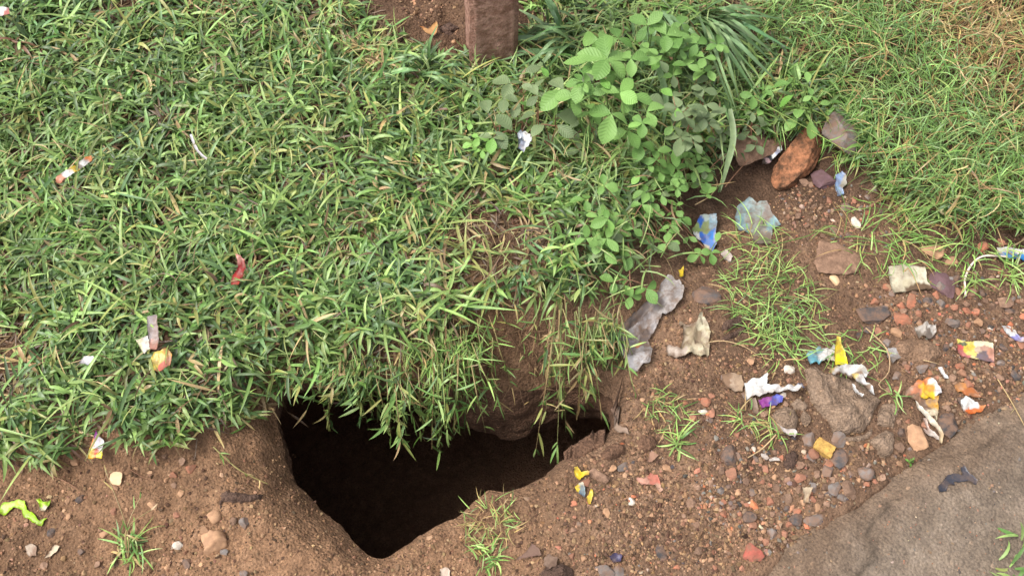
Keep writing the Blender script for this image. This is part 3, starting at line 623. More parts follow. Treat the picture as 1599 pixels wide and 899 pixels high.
# sedge: long straps behind the weeds
def sedge(label, straps):
    e = None; base = at_z(*straps[0][0][0][:2], 0.05); parts = []
    root = tag(link('sedge', None, None, base), label, 'sedge')
    for pts, wdt in straps:
        P = curve_pts([at_z(a, b, c) for a, b, c in pts], 16); n = len(P); V = []; F = []
        for i in range(n):
            t = P[min(i+1, n-1)]-P[max(i-1, 0)]; t /= np.linalg.norm(t); sdv = np.cross(t, [0, -.35, 1]); sdv /= np.linalg.norm(sdv); u = i/(n-1)
            wv = wdt*.5*min(1, .6+2*u)*min(1, (1-u)*2.2+.04); up = np.cross(sdv, t)
            V += [P[i]-sdv*wv-base, P[i]-up*wv*.35-base, P[i]+sdv*wv-base]
        for i in range(n-1):
            for k in range(2): F.append([i*3+k, i*3+k+1, (i+1)*3+k+1, (i+1)*3+k])
        c = pick(1, [3, 3, 1], [lin(108, 138, 92), lin(134, 160, 112), lin(90, 118, 74)])[0]
        link('blade', mesh_np('blade', np.array(V), [np.array(F)], M_grass, True, np.tile(np.clip(c, .01, .8), (len(V), 1))), root)
    return root
def fan(x0, y0, n, ang, L, wd, z0=0.05, seed=1):
    r = random.Random(seed); out = []
    for i in range(n):
        a = math.radians(r.uniform(*ang)); l = r.uniform(*L); bx = x0+r.uniform(-18, 18); by = y0+r.uniform(-14, 14); dx, dy = math.cos(a), math.sin(a)
        h = r.uniform(.05, .12)
        out.append(([(bx, by, z0), (bx+dx*l*.35, by+dy*l*.35-8, z0+h), (bx+dx*l*.7, by+dy*l*.7, z0+h*.8), (bx+dx*l, by+dy*l+10, z0+h*.2)], r.uniform(*wd)))
    return out
sedge('dense dark sedge fanning to the right behind the leafy weeds', fan(1100, 30, 40, (-25, 80), (60, 150), (.004, .008), seed=3))
sedge('sedge with long straps sweeping left across the foot of the post', [([(905, 75, .08), (850, 60, .10), (790, 62, .10), (738, 78, .07)], .011), ([(900, 85, .07), (830, 80, .09), (770, 92, .08), (705, 76, .08)], .011), ([(895, 60, .08), (850, 40, .1), (820, 58, .08), (800, 78, .06)], .008)] + fan(890, 60, 14, (140, 250), (50, 110), (.005, .009), seed=5))
sedge('sedge blades standing among the tall weeds right of the main leafy weed', [([(1015, 60, .10), (1030, 110, .13), (1040, 160, .11), (1030, 215, .06)], .012), ([(985, 190, .1), (983, 150, .12), (985, 110, .12), (990, 60, .06)], .010), ([(1140, 170, .12), (1145, 215, .1), (1135, 260, .07), (1125, 300, .03)], .012), ([(1000, 260, .05), (965, 270, .07), (955, 300, .03)], .011)] + fan(1030, 20, 12, (20, 110), (60, 120), (.005, .009), seed=8))
sedge('upright grass shoots with pale stalks in front of the muddy bank left of the post', [([(680, 110, .05), (672, 80, .09), (640, 58, .12)], .006), ([(672, 112, .05), (670, 70, .12), (684, 38, .15)], .006), ([(675, 112, .05), (695, 85, .09), (710, 72, .12)], .006), ([(670, 115, .05), (640, 100, .08), (612, 110, .08)], .006)] + fan(660, 110, 14, (150, 390), (40, 80), (.004, .006), seed=13))

# ------------------------------------------------------------------ leafy weeds
def leaflet_mesh(name, wid, peak, mat, n=8, cup=0.12, sag=0.10):
    V = []; F = []
    for i in range(n+1):
        t = i/n; wv = wid*.5*(math.sin(math.pi*t**peak)**0.8 if 0 < t < 1 else 0.0)+0.004
        z0 = -sag*t*t+0.03*math.sin(t*3.1)
        for s_, q in ((-1, 1), (-.5, .35), (0, 0), (.5, .35), (1, 1)): V.append((t, s_*wv, z0+cup*q*wv+0.012*math.sin(9*t+2*s_)))
    for i in range(n):
        for k in range(4): F.append([i*5+k, i*5+k+1, (i+1)*5+k+1, (i+1)*5+k])
    return mesh_np(name, np.array(V), [np.array(F)], mat)
LF = {k: [leaflet_mesh('leaflet', w_, p_, m_, cup=c_, sag=s_) for w_, p_, c_, s_ in ((.58, 1.25, .15, .12), (.64, 1.35, .3, .2), (.52, 1.15, .05, .05), (.68, 1.2, .2, .15))] for k, m_ in (('mid', M_weed), ('dull', M_weed_dark), ('fresh', M_weed_light))}
def plant(name, label, base_px, leaves, tone='mid', stem=M_stem, group=None, stem_r=.0022, leaf_jit=.4, scale=1.0):
    """leaves: (px, py, height above ground, leaflet length in px, number of leaflets, heading degrees)"""
    b = ground(*base_px); root = tag(link(name, None, None, b), label, 'weed', group)
    pts = []
    for (px, py, h, ln, n, hd) in leaves:
        q = ground(px, py, h); pts.append(q)
    # stem: forks rising from the base towards groups of leaves
    parts = []; k = max(1, len(pts)//5); order = sorted(range(len(pts)), key=lambda i: math.atan2(pts[i][1]-b[1], pts[i][0]-b[0])); nodes = {}
    for g in range(0, len(order), 5):
        ids = order[g:g+5]; cen = np.mean([pts[i] for i in ids], 0); cen[2] = max(cen[2]-.03, b[2]+.01); mid = (b+cen)/2+[0, 0, .02]
        P = curve_pts([b, mid, cen], 8); v, f = tube(P-b, stem_r, stem_r*.6, 5); parts.append((v, f, np.zeros((len(v), 3))))
        for i in ids: nodes[i] = P[-1] if np.linalg.norm(P[-1]-pts[i]) < np.linalg.norm(P[4]-pts[i]) else P[4]
    V, F, _ = cat(parts); link('stem', mesh_np('stem', V, [F], stem), root)
    for i, (px, py, h, ln, n, hd) in enumerate(leaves):
        c = pts[i]; P = curve_pts([nodes[i], (nodes[i]+c)/2+[0, 0, .006], c], 5); v, f = tube(P-c, .0011, .0008, 4)
        lo = link('leaf', mesh_np('leaf', v, [f], stem), root, c-b)
        size = 1.02*ln*mpp(px, py)[0]*scale; tl = random.gauss(0, .18); tr = random.gauss(.12, .15)
        for j in range(n):
            if n == 1: a = 0; s_ = 1.0
            elif n == 2: a = (-.5+j)*math.radians(170); s_ = 1
            else:
                span = math.radians(205 if n == 3 else 290); a = -span/2+span*j/(n-1); s_ = 1.0-.22*abs(a)/2.2
            a += math.radians(hd)+random.gauss(0, .09)
            lf = link('leaflet', random.choice(LF[tone if random.random() < .84 else random.choice(('dull', 'fresh', 'mid'))]), lo)
            lf.rotation_euler = Euler((tl+random.gauss(0, leaf_jit*.5), random.gauss(.10, leaf_jit*.6)+tr*.3, a)); sc = size*s_*random.uniform(.9, 1.1); lf.scale = (sc, sc*random.uniform(.9, 1.1), sc)
    return root
def cluster(cx, cy, rx, ry, n, ln, h, nl=3, seed=0):
    r = random.Random(seed); return [(cx+r.gauss(0, rx*.5), cy+r.gauss(0, ry*.5), r.uniform(*h), r.uniform(*ln), nl, r.uniform(0, 360)) for _ in range(n)]
plant('leafy_weed', 'large bright green weed with palmate leaves near the post, the biggest-leaved plant', (955, 215),
      [(948, 92, .17, 40, 5, 100), (985, 92, .16, 27, 3, 20), (880, 140, .15, 34, 3, 220), (907, 128, .19, 24, 5, 250), (912, 130, .2, 16, 5, 70), (898, 150, .16, 30, 3, 270), (938, 122, .15, 26, 3, 30),
       (955, 178, .15, 36, 3, 260), (968, 145, .15, 30, 3, 60), (985, 150, .14, 28, 3, 340), (1012, 152, .13, 28, 1, 10), (1003, 192, .16, 20, 5, 200), (1010, 175, .14, 26, 3, 40), (935, 62, .15, 26, 3, 150), (920, 95, .14, 32, 3, 160),
       (955, 135, .12, 26, 3, 200), (925, 175, .1, 24, 3, 200), (980, 205, .1, 26, 3, 300), (1000, 225, .08, 24, 3, 250), (965, 60, .13, 24, 3, 90)], 'mid', scale=1.12)
plant('leafy_weed', 'weed with dull oval reddish-green leaves left of the large bright weed', (815, 215),
      [(762, 178, .09, 34, 1, 100), (785, 178, .09, 26, 1, 85), (800, 205, .08, 34, 1, 130), (775, 205, .07, 30, 1, 300), (798, 130, .08, 32, 3, 150), (838, 178, .11, 34, 1, 175), (868, 180, .11, 34, 1, 0), (870, 195, .09, 30, 1, 310), (850, 195, .09, 28, 1, 230),
       (840, 150, .1, 24, 3, 120), (835, 140, .1, 22, 3, 60), (810, 160, .08, 26, 3, 250), (845, 105, .09, 22, 3, 200), (890, 200, .05, 24, 3, 300), (865, 225, .03, 20, 3, 230), (880, 270, .02, 14, 3, 100), (905, 235, .03, 20, 3, 200), (770, 215, .07, 22, 3, 260)], 'dull', M_redstem)
plant('leafy_weed', 'tiny fresh seedling with rounded leaves at the left edge of the weeds', (742, 215), [(736, 192, .05, 14, 3, 150), (748, 215, .055, 17, 3, 250), (738, 225, .05, 14, 3, 200), (752, 235, .045, 14, 3, 280)], 'fresh')
plant('leafy_weed', 'creeping weed of small three-part leaves tumbling down the bank above the grey sheet', (975, 350),
      cluster(960, 340, 50, 50, 16, (18, 25), (.03, .08), 3, 4) + [(940, 375, .06, 24, 3, 230), (985, 400, .07, 24, 3, 250), (1040, 380, .06, 22, 3, 330), (975, 445, .05, 26, 3, 200), (1010, 450, .05, 27, 3, 300), (985, 462, .04, 24, 3, 250), (960, 440, .05, 22, 3, 160), (915, 312, .06, 22, 3, 180), (1015, 380, .06, 20, 3, 60)], 'mid', M_redstem)
plant('leafy_weed', 'creeping weed with small rounded leaves over the dark hollow left of the ochre rock', (1040, 285),
      cluster(1040, 275, 38, 42, 16, (15, 22), (.05, .1), 3, 9) + [(1025, 250, .09, 22, 3, 90), (1050, 235, .1, 24, 3, 280), (1010, 300, .06, 22, 3, 200)], 'mid', M_redstem)
plant('leafy_weed', 'tall weed with dull oval leaves right of the large bright weed', (1075, 190),
      cluster(1080, 165, 42, 60, 14, (20, 28), (.1, .15), 3, 14) + [(1075, 168, .15, 26, 1, 0), (1062, 215, .12, 28, 3, 260), (1110, 180, .12, 30, 1, 30), (1118, 215, .08, 20, 3, 300)], 'dull', M_redstem)
plant('leafy_weed', 'weed with small leaves at the top of the patch behind the sedge', (1050, 85),
      cluster(1050, 75, 60, 42, 20, (18, 27), (.1, .16), 3, 21) + [(1010, 40, .16, 30, 3, 130), (1040, 55, .16, 30, 3, 20), (1120, 70, .15, 24, 5, 60), (1030, 95, .15, 24, 3, 200)], 'mid')
plant('leafy_weed', 'sparse small-leaved creeper in the dark gap between tall weeds and brown slab', (1090, 280), cluster(1090, 255, 34, 46, 14, (13, 20), (.03, .08), 3, 31), 'mid', M_redstem)
plant('leafy_weed', 'trailing creeper with few leaves hanging in front of the dark hollow', (1045, 345), cluster(1045, 345, 30, 36, 13, (14, 21), (.03, .07), 3, 35), 'mid', M_redstem)
plant('leafy_weed', 'dark leafy sprig hanging over the brown slab behind the ochre rock', (1165, 200), cluster(1165, 200, 40, 22, 10, (14, 22), (.05, .09), 3, 51), 'dull', M_redstem)
tuft('grass_tuft', 'wiry tuft overhanging the dark grey boulder right of the ochre rock', 1335, 205, 150, (.04, .085), (.0014, .0026), .06, FT, [4, 4, 2, 1])
tuft('grass_tuft', 'thin grass drooping over the top of the brown slab', 1200, 185, 90, (.05, .10), (.0016, .003), .05, FT, [4, 3, 3, 1], stretch=1.4)
def twig(label, pts, r=.0013, mat=None):
    P = curve_pts([gl(a, b, c) for a, b, c in pts], 12); v, f = tube(P-P[0], r, r*.6, 5); tag(link('twig', mesh_np('twig', v, [f], mat or M_twig), None, P[0]), label, 'twig')
twig('dark bare twig slanting from the weeds across the blue and white sachet', [(1032, 318, .05), (1060, 345, .045), (1085, 372, .035), (1112, 398, .03)], .0018, M_redstem)
twig('pale twig across the gap left of the brown slab', [(1048, 290, .06), (1085, 285, .06), (1114, 283, .05)], .0018, M_stem)
twig('thin brown twig leaning below the brown slab', [(1132, 292, .03), (1150, 270, .04), (1170, 248, .05)], .0013, M_redstem)
twig('curved dry twig near the dark hollow', [(1085, 320, .03), (1110, 305, .035), (1120, 285, .04), (1112, 272, .05)], .0012)
twig('short twig on soil between sachet and lower left tuft', [(78, 742, .004), (100, 750, .006), (120, 762, .004)], .0012, M_redstem)
twig('thin straight twig on soil right of the grass edge on the left', [(203, 732, .003), (225, 745, .004), (255, 752, .003)], .0009, M_redstem)
twig('dry stem lying over the soil left of the bushy green tuft', [(1100, 535, .004), (1130, 532, .012), (1160, 540, .01), (1180, 552, .003)], .001)
twig('dry stem arching across gravel by the flat pale brown stone', [(1190, 388, .01), (1225, 378, .02), (1262, 368, .012), (1290, 352, .006)], .0014, M_stem)
twig('slanting dry straw pointing down from the pale sprout', [(1212, 678, .02), (1190, 700, .012), (1168, 714, .004)], .0013)
twig('tiny pale twig on the earthy mound', [(1442, 562, .012), (1455, 565, .01), (1466, 568, .006)], .001)
plant('leafy_weed', 'small sprout with three pale leaves right of the tall weeds', (1178, 165), [(1176, 150, .08, 22, 3, 260), (1195, 140, .07, 16, 3, 40)], 'mid')
plant('leafy_weed', 'round-leaved weed standing above the ochre rock', (1262, 190), [(1265, 190, .06, 34, 1, 270), (1240, 148, .09, 30, 1, 200), (1262, 130, .12, 24, 1, 90), (1285, 142, .12, 26, 1, 10), (1268, 150, .11, 18, 3, 200), (1245, 185, .05, 30, 1, 220), (1298, 160, .08, 24, 2, 290), (1235, 130, .09, 28, 1, 170), (1250, 170, .07, 26, 1, 250)], 'mid', scale=.85)
plant('leafy_weed', 'small leaves sprouting below the blue and white sachet', (1108, 405), [(1092, 398, .03, 20, 3, 200), (1110, 395, .035, 20, 3, 280), (1118, 378, .03, 18, 1, 70)], 'mid')
plant('leafy_weed', 'lone bright leaf sprig at the edge of the road beside the clods', (1421, 720), [(1420, 721, .012, 10, 3, 30)], 'fresh')

WEEDZ = np.array([(740, 120), (850, 60), (1000, 10), (1140, 20), (1180, 120), (1130, 240), (1060, 330), (1040, 420), (990, 470), (930, 460), (900, 320), (840, 250), (760, 240)], float)
q = rng.uniform(WEEDZ.min(0), WEEDZ.max(0), (1300, 2)); q = q[inside_px(WEEDZ, q[:, 0], q[:, 1])]; P = np.array([at_z(a, b, .06)[:2] for a, b in q]); ok = (H(P[:, 0], P[:, 1]) > -.12) & (poly_sd(POSTGAP, P[:, 0], P[:, 1])[0] < -.02); P = P[ok]; n = len(P)
base = np.column_stack([P, H(P[:, 0], P[:, 1])+rng.uniform(.0, .07, n)])
v, f, st = blades(base, rng.uniform(0, 6.283, n), rng.uniform(-.2, 1.0, n), rng.uniform(.2, 1.6, n), rng.uniform(.03, .09, n), rng.uniform(.0012, .004, n), rng.normal(0, .5, n), rng.normal(0, .6, n), PROF5, .18)
tag(link('wispy_grass', mesh_np('wispy_grass', v, [f], M_grass, True, blade_cols(np.clip(pick(n, [3, 4, 2, 2], [lin(120, 146, 82), lin(148, 168, 104), lin(96, 120, 70), lin(160, 138, 100)]), .005, .9), 6, 3))), 'wispy grass blades tangled through the leafy weeds', 'grass', kind='stuff')

# ------------------------------------------------------------------ stones and clods
def triangulate(poly, cell, seed, jag=.3):
    r = random.Random(seed); P = np.array(poly, float); edge = []
    for i in range(len(P)):
        a, b = P[i], P[(i+1) % len(P)]; m = max(1, int(np.linalg.norm(b-a)/cell))
        for k in range(m): edge.append(a+(b-a)*k/m+(np.array([r.gauss(0, jag), r.gauss(0, jag)]) if k else 0))
    edge = np.array(edge); lo, hi = P.min(0), P.max(0)
    ins = np.array([(xx+r.uniform(-.25, .25)*cell, yy+r.uniform(-.25, .25)*cell) for yy in np.arange(lo[1], hi[1], cell) for xx in np.arange(lo[0], hi[0], cell)])
    ins = ins[poly_sd(edge, ins[:, 0], ins[:, 1])[0] > cell*.45]; pts = np.concatenate([edge, ins])
    vo, eo, fo, _, _, _ = delaunay_2d_cdt([Vector(p) for p in pts], [], [list(range(len(edge)))], 1, 1e-5)
    F = np.array([f for f in fo if len(f) == 3]); E = np.sort(np.concatenate([F[:, [0, 1]], F[:, [1, 2]], F[:, [2, 0]]]), 1); ue, c = np.unique(E, axis=0, return_counts=True)
    return np.array([v[:] for v in vo]), F, ue[c == 1]
def stone_mesh(mat, seed, sub=2, cuts=7, rough=.06, flat=False, box=0.0):
    r = random.Random(seed); bm = bmesh.new(); bmesh.ops.create_icosphere(bm, subdivisions=sub, radius=1.0)
    planes = []
    for _ in range(cuts):
        v = Vector((r.gauss(0, 1), r.gauss(0, 1), r.gauss(0, .8))).normalized(); planes.append((v, r.uniform(.42, .78)))
    for v in bm.verts:
        for nrm, d in planes:
            k = v.co.dot(nrm)
            if k > d: v.co -= nrm*(k-d)
    if rough:
        for v in bm.verts:
            c = v.co; n_ = float(fbm(np.array([c.x*2+seed]), np.array([c.y*2+c.z*3.1]), 1.6, 3, seed)[0]); v.co = c*(1+rough*n_)
    mx = max(max(abs(v.co.x), abs(v.co.y)) for v in bm.verts)
    xs = [v.co.x for v in bm.verts]; ys = [v.co.y for v in bm.verts]; zs = [v.co.z for v in bm.verts]
    for v in bm.verts:
        v.co.x = (v.co.x-(max(xs)+min(xs))/2)*2/(max(xs)-min(xs)); v.co.y = (v.co.y-(max(ys)+min(ys))/2)*2/(max(ys)-min(ys)); v.co.z = (v.co.z-(max(zs)+min(zs))/2)*2/(max(zs)-min(zs))
    me = bpy.data.meshes.new('stone'); bm.to_mesh(me); bm.free(); me.materials.append(mat)
    me.polygons.foreach_set('use_smooth', [not flat]*len(me.polygons)); return me
def put_stone(name, label, cat_, px, py, wpx, hpx, colour, deg=0, thick=.6, seed=None, sub=3, cuts=11, rough=.05, group=None, mesh=None, sink=.35, tilt=(0, 0), flat=None):
    mx, my = mpp(px, py); sx = wpx*mx/2; sy = hpx*my/2; sz = thick*min(sx, sy)
    me = mesh or stone_mesh(STONE[colour], seed if seed is not None else int(px*7+py), sub, cuts, rough, (sub < 4 and cuts > 5) if flat is None else flat)
    p = ground(px, py+hpx*.0, sz*.4); g = float(H(p[0], p[1])); g = -.03 if g < -.3 else g
    o = link(name, me, None, (p[0], p[1], g+sz*(1-2*sink))); o.scale = (sx, sy, sz); o.rotation_euler = (tilt[0], tilt[1], math.radians(deg))
    return tag(o, label, cat_, group)
S_ = lambda *a, **k: put_stone('stone', a[0], 'stone', *a[1:], **k)
K_ = lambda *a, **k: put_stone('clod', a[0], 'soil clod', *a[1:], **k)
S_('large ochre rock with pitted face, biggest stone, under the round-leaved weed', 1245, 255, 54, 100, 'ochre', -36, thick=.7, sub=5, cuts=10, rough=.06, sink=.12, tilt=(.2, .15), seed=5)
S_('long brown stone slab lying behind the ochre rock, half under weeds', 1178, 226, 95, 46, 'brown', 28, thick=.7, sub=4, sink=.25, seed=12)
S_('dark grey boulder half hidden in grass right of the ochre rock', 1318, 215, 62, 60, 'grey', 10, thick=.8, sub=4, sink=.3, seed=14)
S_('purplish stone beside the ochre rock', 1284, 280, 34, 30, 'purple', 20, seed=3)
S_('flat pale brown stone with cracked top above the cream pebble', 1309, 403, 80, 56, 'brown', -6, thick=.28, sub=4, seed=21, rough=.12)
S_('flat rusty-brown stone above the beige square card', 1458, 393, 34, 26, 'tan', 10, thick=.5, seed=8)
S_('small rusty-brown stone right of the larger one above the card', 1486, 408, 24, 18, 'tan', -10, thick=.5, seed=9)
S_('bright orange brick chip left of the blue and white strip', 1536, 386, 20, 17, 'orange', 0, seed=4)
S_('orange brick crumb above the blue and white strip', 1563, 378, 17, 12, 'brick', 20, seed=6)
S_('black flat stone next to the bushy bright green tuft', 1102, 460, 48, 30, 'dark', 0, thick=.5, seed=17)
S_('dark flat stone below the beige square card', 1366, 492, 54, 28, 'dark', 12, thick=.4, seed=18)
S_('dull purple-brown flat stone right of the beige card', 1472, 445, 40, 44, 'purple', 30, thick=.25, seed=41, rough=.1)
S_('pinkish-red brick chip near the edge of the road at the bottom', 1175, 863, 32, 32, 'red', 20, thick=.5, seed=44)
S_('round grey pebble near the road edge below the big clods', 1353, 738, 25, 24, 'grey', 0, thick=.8, cuts=2, seed=45)
S_('dark grey square stone right of the thin olive tuft', 1141, 711, 30, 38, 'dark', -8, thick=.6, seed=46)
S_('slate grey chip touching the yellow foam block', 1264, 687, 24, 22, 'grey', 30, thick=.5, seed=47)
S_('black ridged stone below the yellow foam block', 1312, 717, 30, 28, 'dark', 20, thick=.6, seed=48)
S_('round orange pebble under the yellow foam block', 1271, 708, 17, 17, 'brick', 0, cuts=3, seed=49)
S_('brown wedge-shaped stone between the flat clod and torn cream strip', 1431, 683, 32, 40, 'tan', 20, thick=.6, seed=50)
S_('charcoal black lump right of the torn cream strip', 1482, 663, 30, 38, 'dark', 10, thick=.5, seed=51)
S_('flat brown stone beside the torn yellow wrapper', 935, 743, 36, 24, 'brown', -5, thick=.5, seed=52)
S_('flat grey chip right of the brown stone near the yellow wrapper', 972, 728, 20, 16, 'grey', 0, thick=.4, seed=53)
S_('dark oval stone near the bottom edge', 1032, 862, 18, 32, 'dark', 28, thick=.6, seed=54)
S_('round grey stone cut by the bottom edge', 946, 893, 28, 22, 'grey', 0, seed=55)
S_('pale grey pebble beside the round grey stone at the bottom edge', 966, 893, 18, 20, 'grey', 0, seed=56)
S_('white pebble on dark soil below the light blue chip', 1336, 347, 14, 20, 'white', 20, cuts=2, seed=57)
S_('cream pebble under the flat pale brown stone', 1304, 437, 15, 18, 'cream', 10, cuts=2, seed=58)
S_('white stone just above the white rag', 1233, 577, 19, 14, 'white', 0, seed=59)
S_('white chip between two red brick chips', 1097, 643, 16, 9, 'white', -10, thick=.5, seed=60)
S_('red brick chip right above the white chip', 1102, 628, 16, 14, 'orange', 0, seed=61)
S_('red brick chip right below the white chip', 1111, 644, 11, 16, 'brick', 0, seed=62)
S_('white chip below the pink torn paper', 986, 782, 12, 14, 'white', 10, seed=63)
S_('bright orange brick shard under the beige card', 1425, 470, 17, 24, 'orange', -20, thick=.5, seed=64)
S_('orange brick chip right of the brick shard', 1462, 461, 11, 13, 'orange', 0, seed=65)
S_('reddish brick lump left of the brick shard', 1408, 497, 24, 24, 'orange', 10, seed=66)
S_('grey flat pebble left of the printed packet', 1487, 503, 22, 17, 'grey', 10, seed=67)
S_('twin orange pebble below the bent white straw', 1510, 485, 14, 10, 'orange', 0, seed=68)
S_('brown stone pair right of the twin orange pebble', 1568, 472, 26, 20, 'brown', 30, seed=69)
S_('slate chip below the brown stone pair', 1577, 484, 20, 12, 'dark', 0, seed=70)
S_('orange stone at the left end of the dirty wrapper twist', 1407, 478, 15, 14, 'orange', 0, seed=72)
S_('brown rounded rock largest of three on the lower left soil', 334, 847, 42, 38, 'tan', 0, thick=.7, cuts=4, rough=.14, seed=80)
S_('round brown pebble above the largest lower left rock', 334, 807, 23, 22, 'tan', 0, thick=.8, cuts=3, seed=81)
S_('small brown pebble left of the largest lower left rock', 319, 828, 14, 14, 'tan', 0, seed=82)
S_('pale ochre stone half buried below the grass edge on the left', 181, 747, 20, 20, 'cream', 0, thick=.4, seed=84)
S_('grey stone under the lime green strip', 82, 830, 17, 17, 'dark', 10, seed=85)
S_('dark grey chip on soil between the sachet and the tuft', 124, 778, 13, 14, 'dark', 0, seed=86)
S_('dark stone low on soil right of the lower left tuft', 291, 880, 16, 17, 'dark', 0, seed=87)
K_('small oval clod beside the rounded cracked clod', 1257, 653, 16, 26, 'soil', 0, thick=.8, seed=95)
K_('squarish clod on the face of the big mud-caked clod', 1333, 646, 26, 20, 'soil', 0, thick=.6, seed=97)
K_('dark muddy lump against the left foot of the post', 705, 48, 40, 24, 'darksoil', 0, thick=.7, sub=4, seed=102, rough=.2)
S_('grey stone in the row above the road edge', 1292, 735, 22, 20, 'grey', 0, seed=110)
S_('bluish-grey stone in the row above the road edge, lower left one', 1304, 764, 24, 20, 'grey', 20, seed=111)
S_('mossy brown stone right of the bluish-grey stone above the road', 1325, 762, 20, 26, 'brown', 10, seed=112)
S_('dark grey lump just left of the row above the road edge', 1309, 686, 26, 24, 'grey', 0, seed=113)
S_('terracotta triangular chip right of the dark grey square stone', 1142, 740, 19, 18, 'brick', 20, seed=114)
S_('long dark flat stone on the road edge', 1272, 812, 34, 18, 'grey', 12, thick=.5, seed=115)
S_('black angular stone in the gravel near the road', 1170, 808, 24, 22, 'dark', 30, seed=116)
S_('black double stone right of the black angular stone', 1243, 811, 22, 20, 'dark', 0, seed=117)

def earth_patch(label, poly, h, mat, seed, freq=18, cell=3.0, lift=0.0, terr=.5, name='clod', cat_='soil clod'):
    q, F, be = triangulate(poly, cell, seed, .8); n = len(q); W = np.array([ground(a, b, .4*h) for a, b in q]); g = H(W[:, 0], W[:, 1]); g = np.where(g < -.3, np.median(g), g)
    m = mpp(*np.mean(poly, 0))[0]; d = np.maximum(poly_sd(np.array(poly, float), q[:, 0], q[:, 1])[0], 0)*m
    nz = fbm(W[:, 0], W[:, 1], freq, 4, seed); cells = vnoise(W[:, 0]*freq*1.1+3, W[:, 1]*freq*1.1, seed+5)
    terrace = np.floor((nz*.6+cells*.6+1.2)*2.2)/2.2-.5
    prof = np.clip(d/(h*1.1), 0, 1)**.55; z = g+lift+h*prof*(.75+.32*nz+terr*.35*terrace)+.0015*fbm(W[:, 0], W[:, 1], 90, 2, seed)
    bd = np.unique(be); z[bd] = g[bd]-.006; W[:, 2] = z; o = W.mean(0); o[2] = float(np.median(g))
    tag(link(name, mesh_np(name, W-o, [F], mat, True), None, o), label, cat_)
earth_patch('big mud-caked clod, largest lump near the road', [(1258, 572), (1275, 568), (1290, 578), (1320, 582), (1345, 590), (1362, 604), (1380, 622), (1370, 640), (1362, 660), (1352, 672), (1325, 676), (1303, 672), (1296, 655), (1280, 640), (1268, 622), (1262, 600)], .034, M_clod, 90, 20, terr=.8)
earth_patch('flat greyish clod with a dimple below the big mud-caked clod', [(1356, 686), (1372, 676), (1384, 668), (1398, 672), (1400, 690), (1397, 706), (1384, 716), (1374, 712), (1366, 698)], .016, M_clod, 91, 24)
earth_patch('flat greyish clod joining the big mud-caked clod on its right', [(1372, 640), (1380, 628), (1398, 626), (1410, 636), (1402, 652), (1400, 668), (1384, 666), (1370, 662)], .018, M_clod, 92, 26)
earth_patch('low broken clod slab under the big mud-caked clod', [(1302, 678), (1325, 680), (1350, 676), (1364, 664), (1366, 676), (1352, 688), (1330, 690), (1308, 690)], .012, M_clod, 190, 30)
earth_patch('low earthy mound left of the multicoloured printed packet', [(1390, 545), (1402, 530), (1425, 524), (1450, 528), (1470, 540), (1476, 555), (1460, 564), (1430, 566), (1404, 562)], .016, M_soil2, 33, 16, terr=.3)
earth_patch('rounded clod with cracks below the purple and blue piece', [(1204, 648), (1212, 636), (1228, 630), (1244, 636), (1249, 652), (1246, 670), (1234, 680), (1216, 674), (1206, 664)], .022, M_clod, 93, 26, terr=.7)
earth_patch('knobbly clod right of the purple and blue piece', [(1234, 628), (1244, 618), (1260, 622), (1266, 632), (1258, 642), (1242, 640)], .016, M_clod, 94, 30)
earth_patch('dark wet crust ridge by the left rim of the pit', [(342, 770), (350, 763), (370, 766), (395, 768), (412, 770), (408, 780), (388, 784), (366, 785), (348, 784), (346, 800), (340, 792)], .010, M_darkclod, 83, 24)
earth_patch('crumbling clod row on the near rim right of the pit', [(878, 716), (895, 704), (915, 692), (935, 682), (948, 682), (944, 694), (925, 704), (905, 714), (888, 722)], .014, M_pit, 98, 26, terr=.8)
earth_patch('lumpy clod near the right tip of the pit', [(935, 708), (945, 694), (962, 688), (976, 694), (978, 708), (962, 716), (944, 718)], .014, M_pit, 99, 28, terr=.8)
earth_patch('brown clod beside the beige crumpled plastic', [(1124, 508), (1134, 496), (1152, 490), (1166, 498), (1160, 508), (1144, 514), (1130, 518)], .016, M_darkclod, 100, 26)
earth_patch('second brown clod just below the one by the beige plastic', [(1122, 528), (1136, 518), (1154, 510), (1166, 506), (1168, 516), (1152, 524), (1136, 532)], .014, M_darkclod, 101, 26)
earth_patch('rounded clod cluster at the bottom edge below the dead leaves', [(840, 892), (856, 880), (880, 876), (896, 886), (900, 910), (850, 912)], .016, M_darkclod, 103, 24, terr=.8)
earth_patch('dark flat clod below the clods and left of the foam block', [(1222, 724), (1226, 706), (1238, 700), (1250, 706), (1246, 722), (1240, 734), (1226, 734)], .010, M_darkclod, 96, 30)
earth_patch('rough crumbly clod heap on soil at the lower right of the pit', [(990, 690), (1004, 676), (1022, 678), (1030, 692), (1018, 704), (1000, 706)], .010, M_pit, 191, 30, terr=.8)

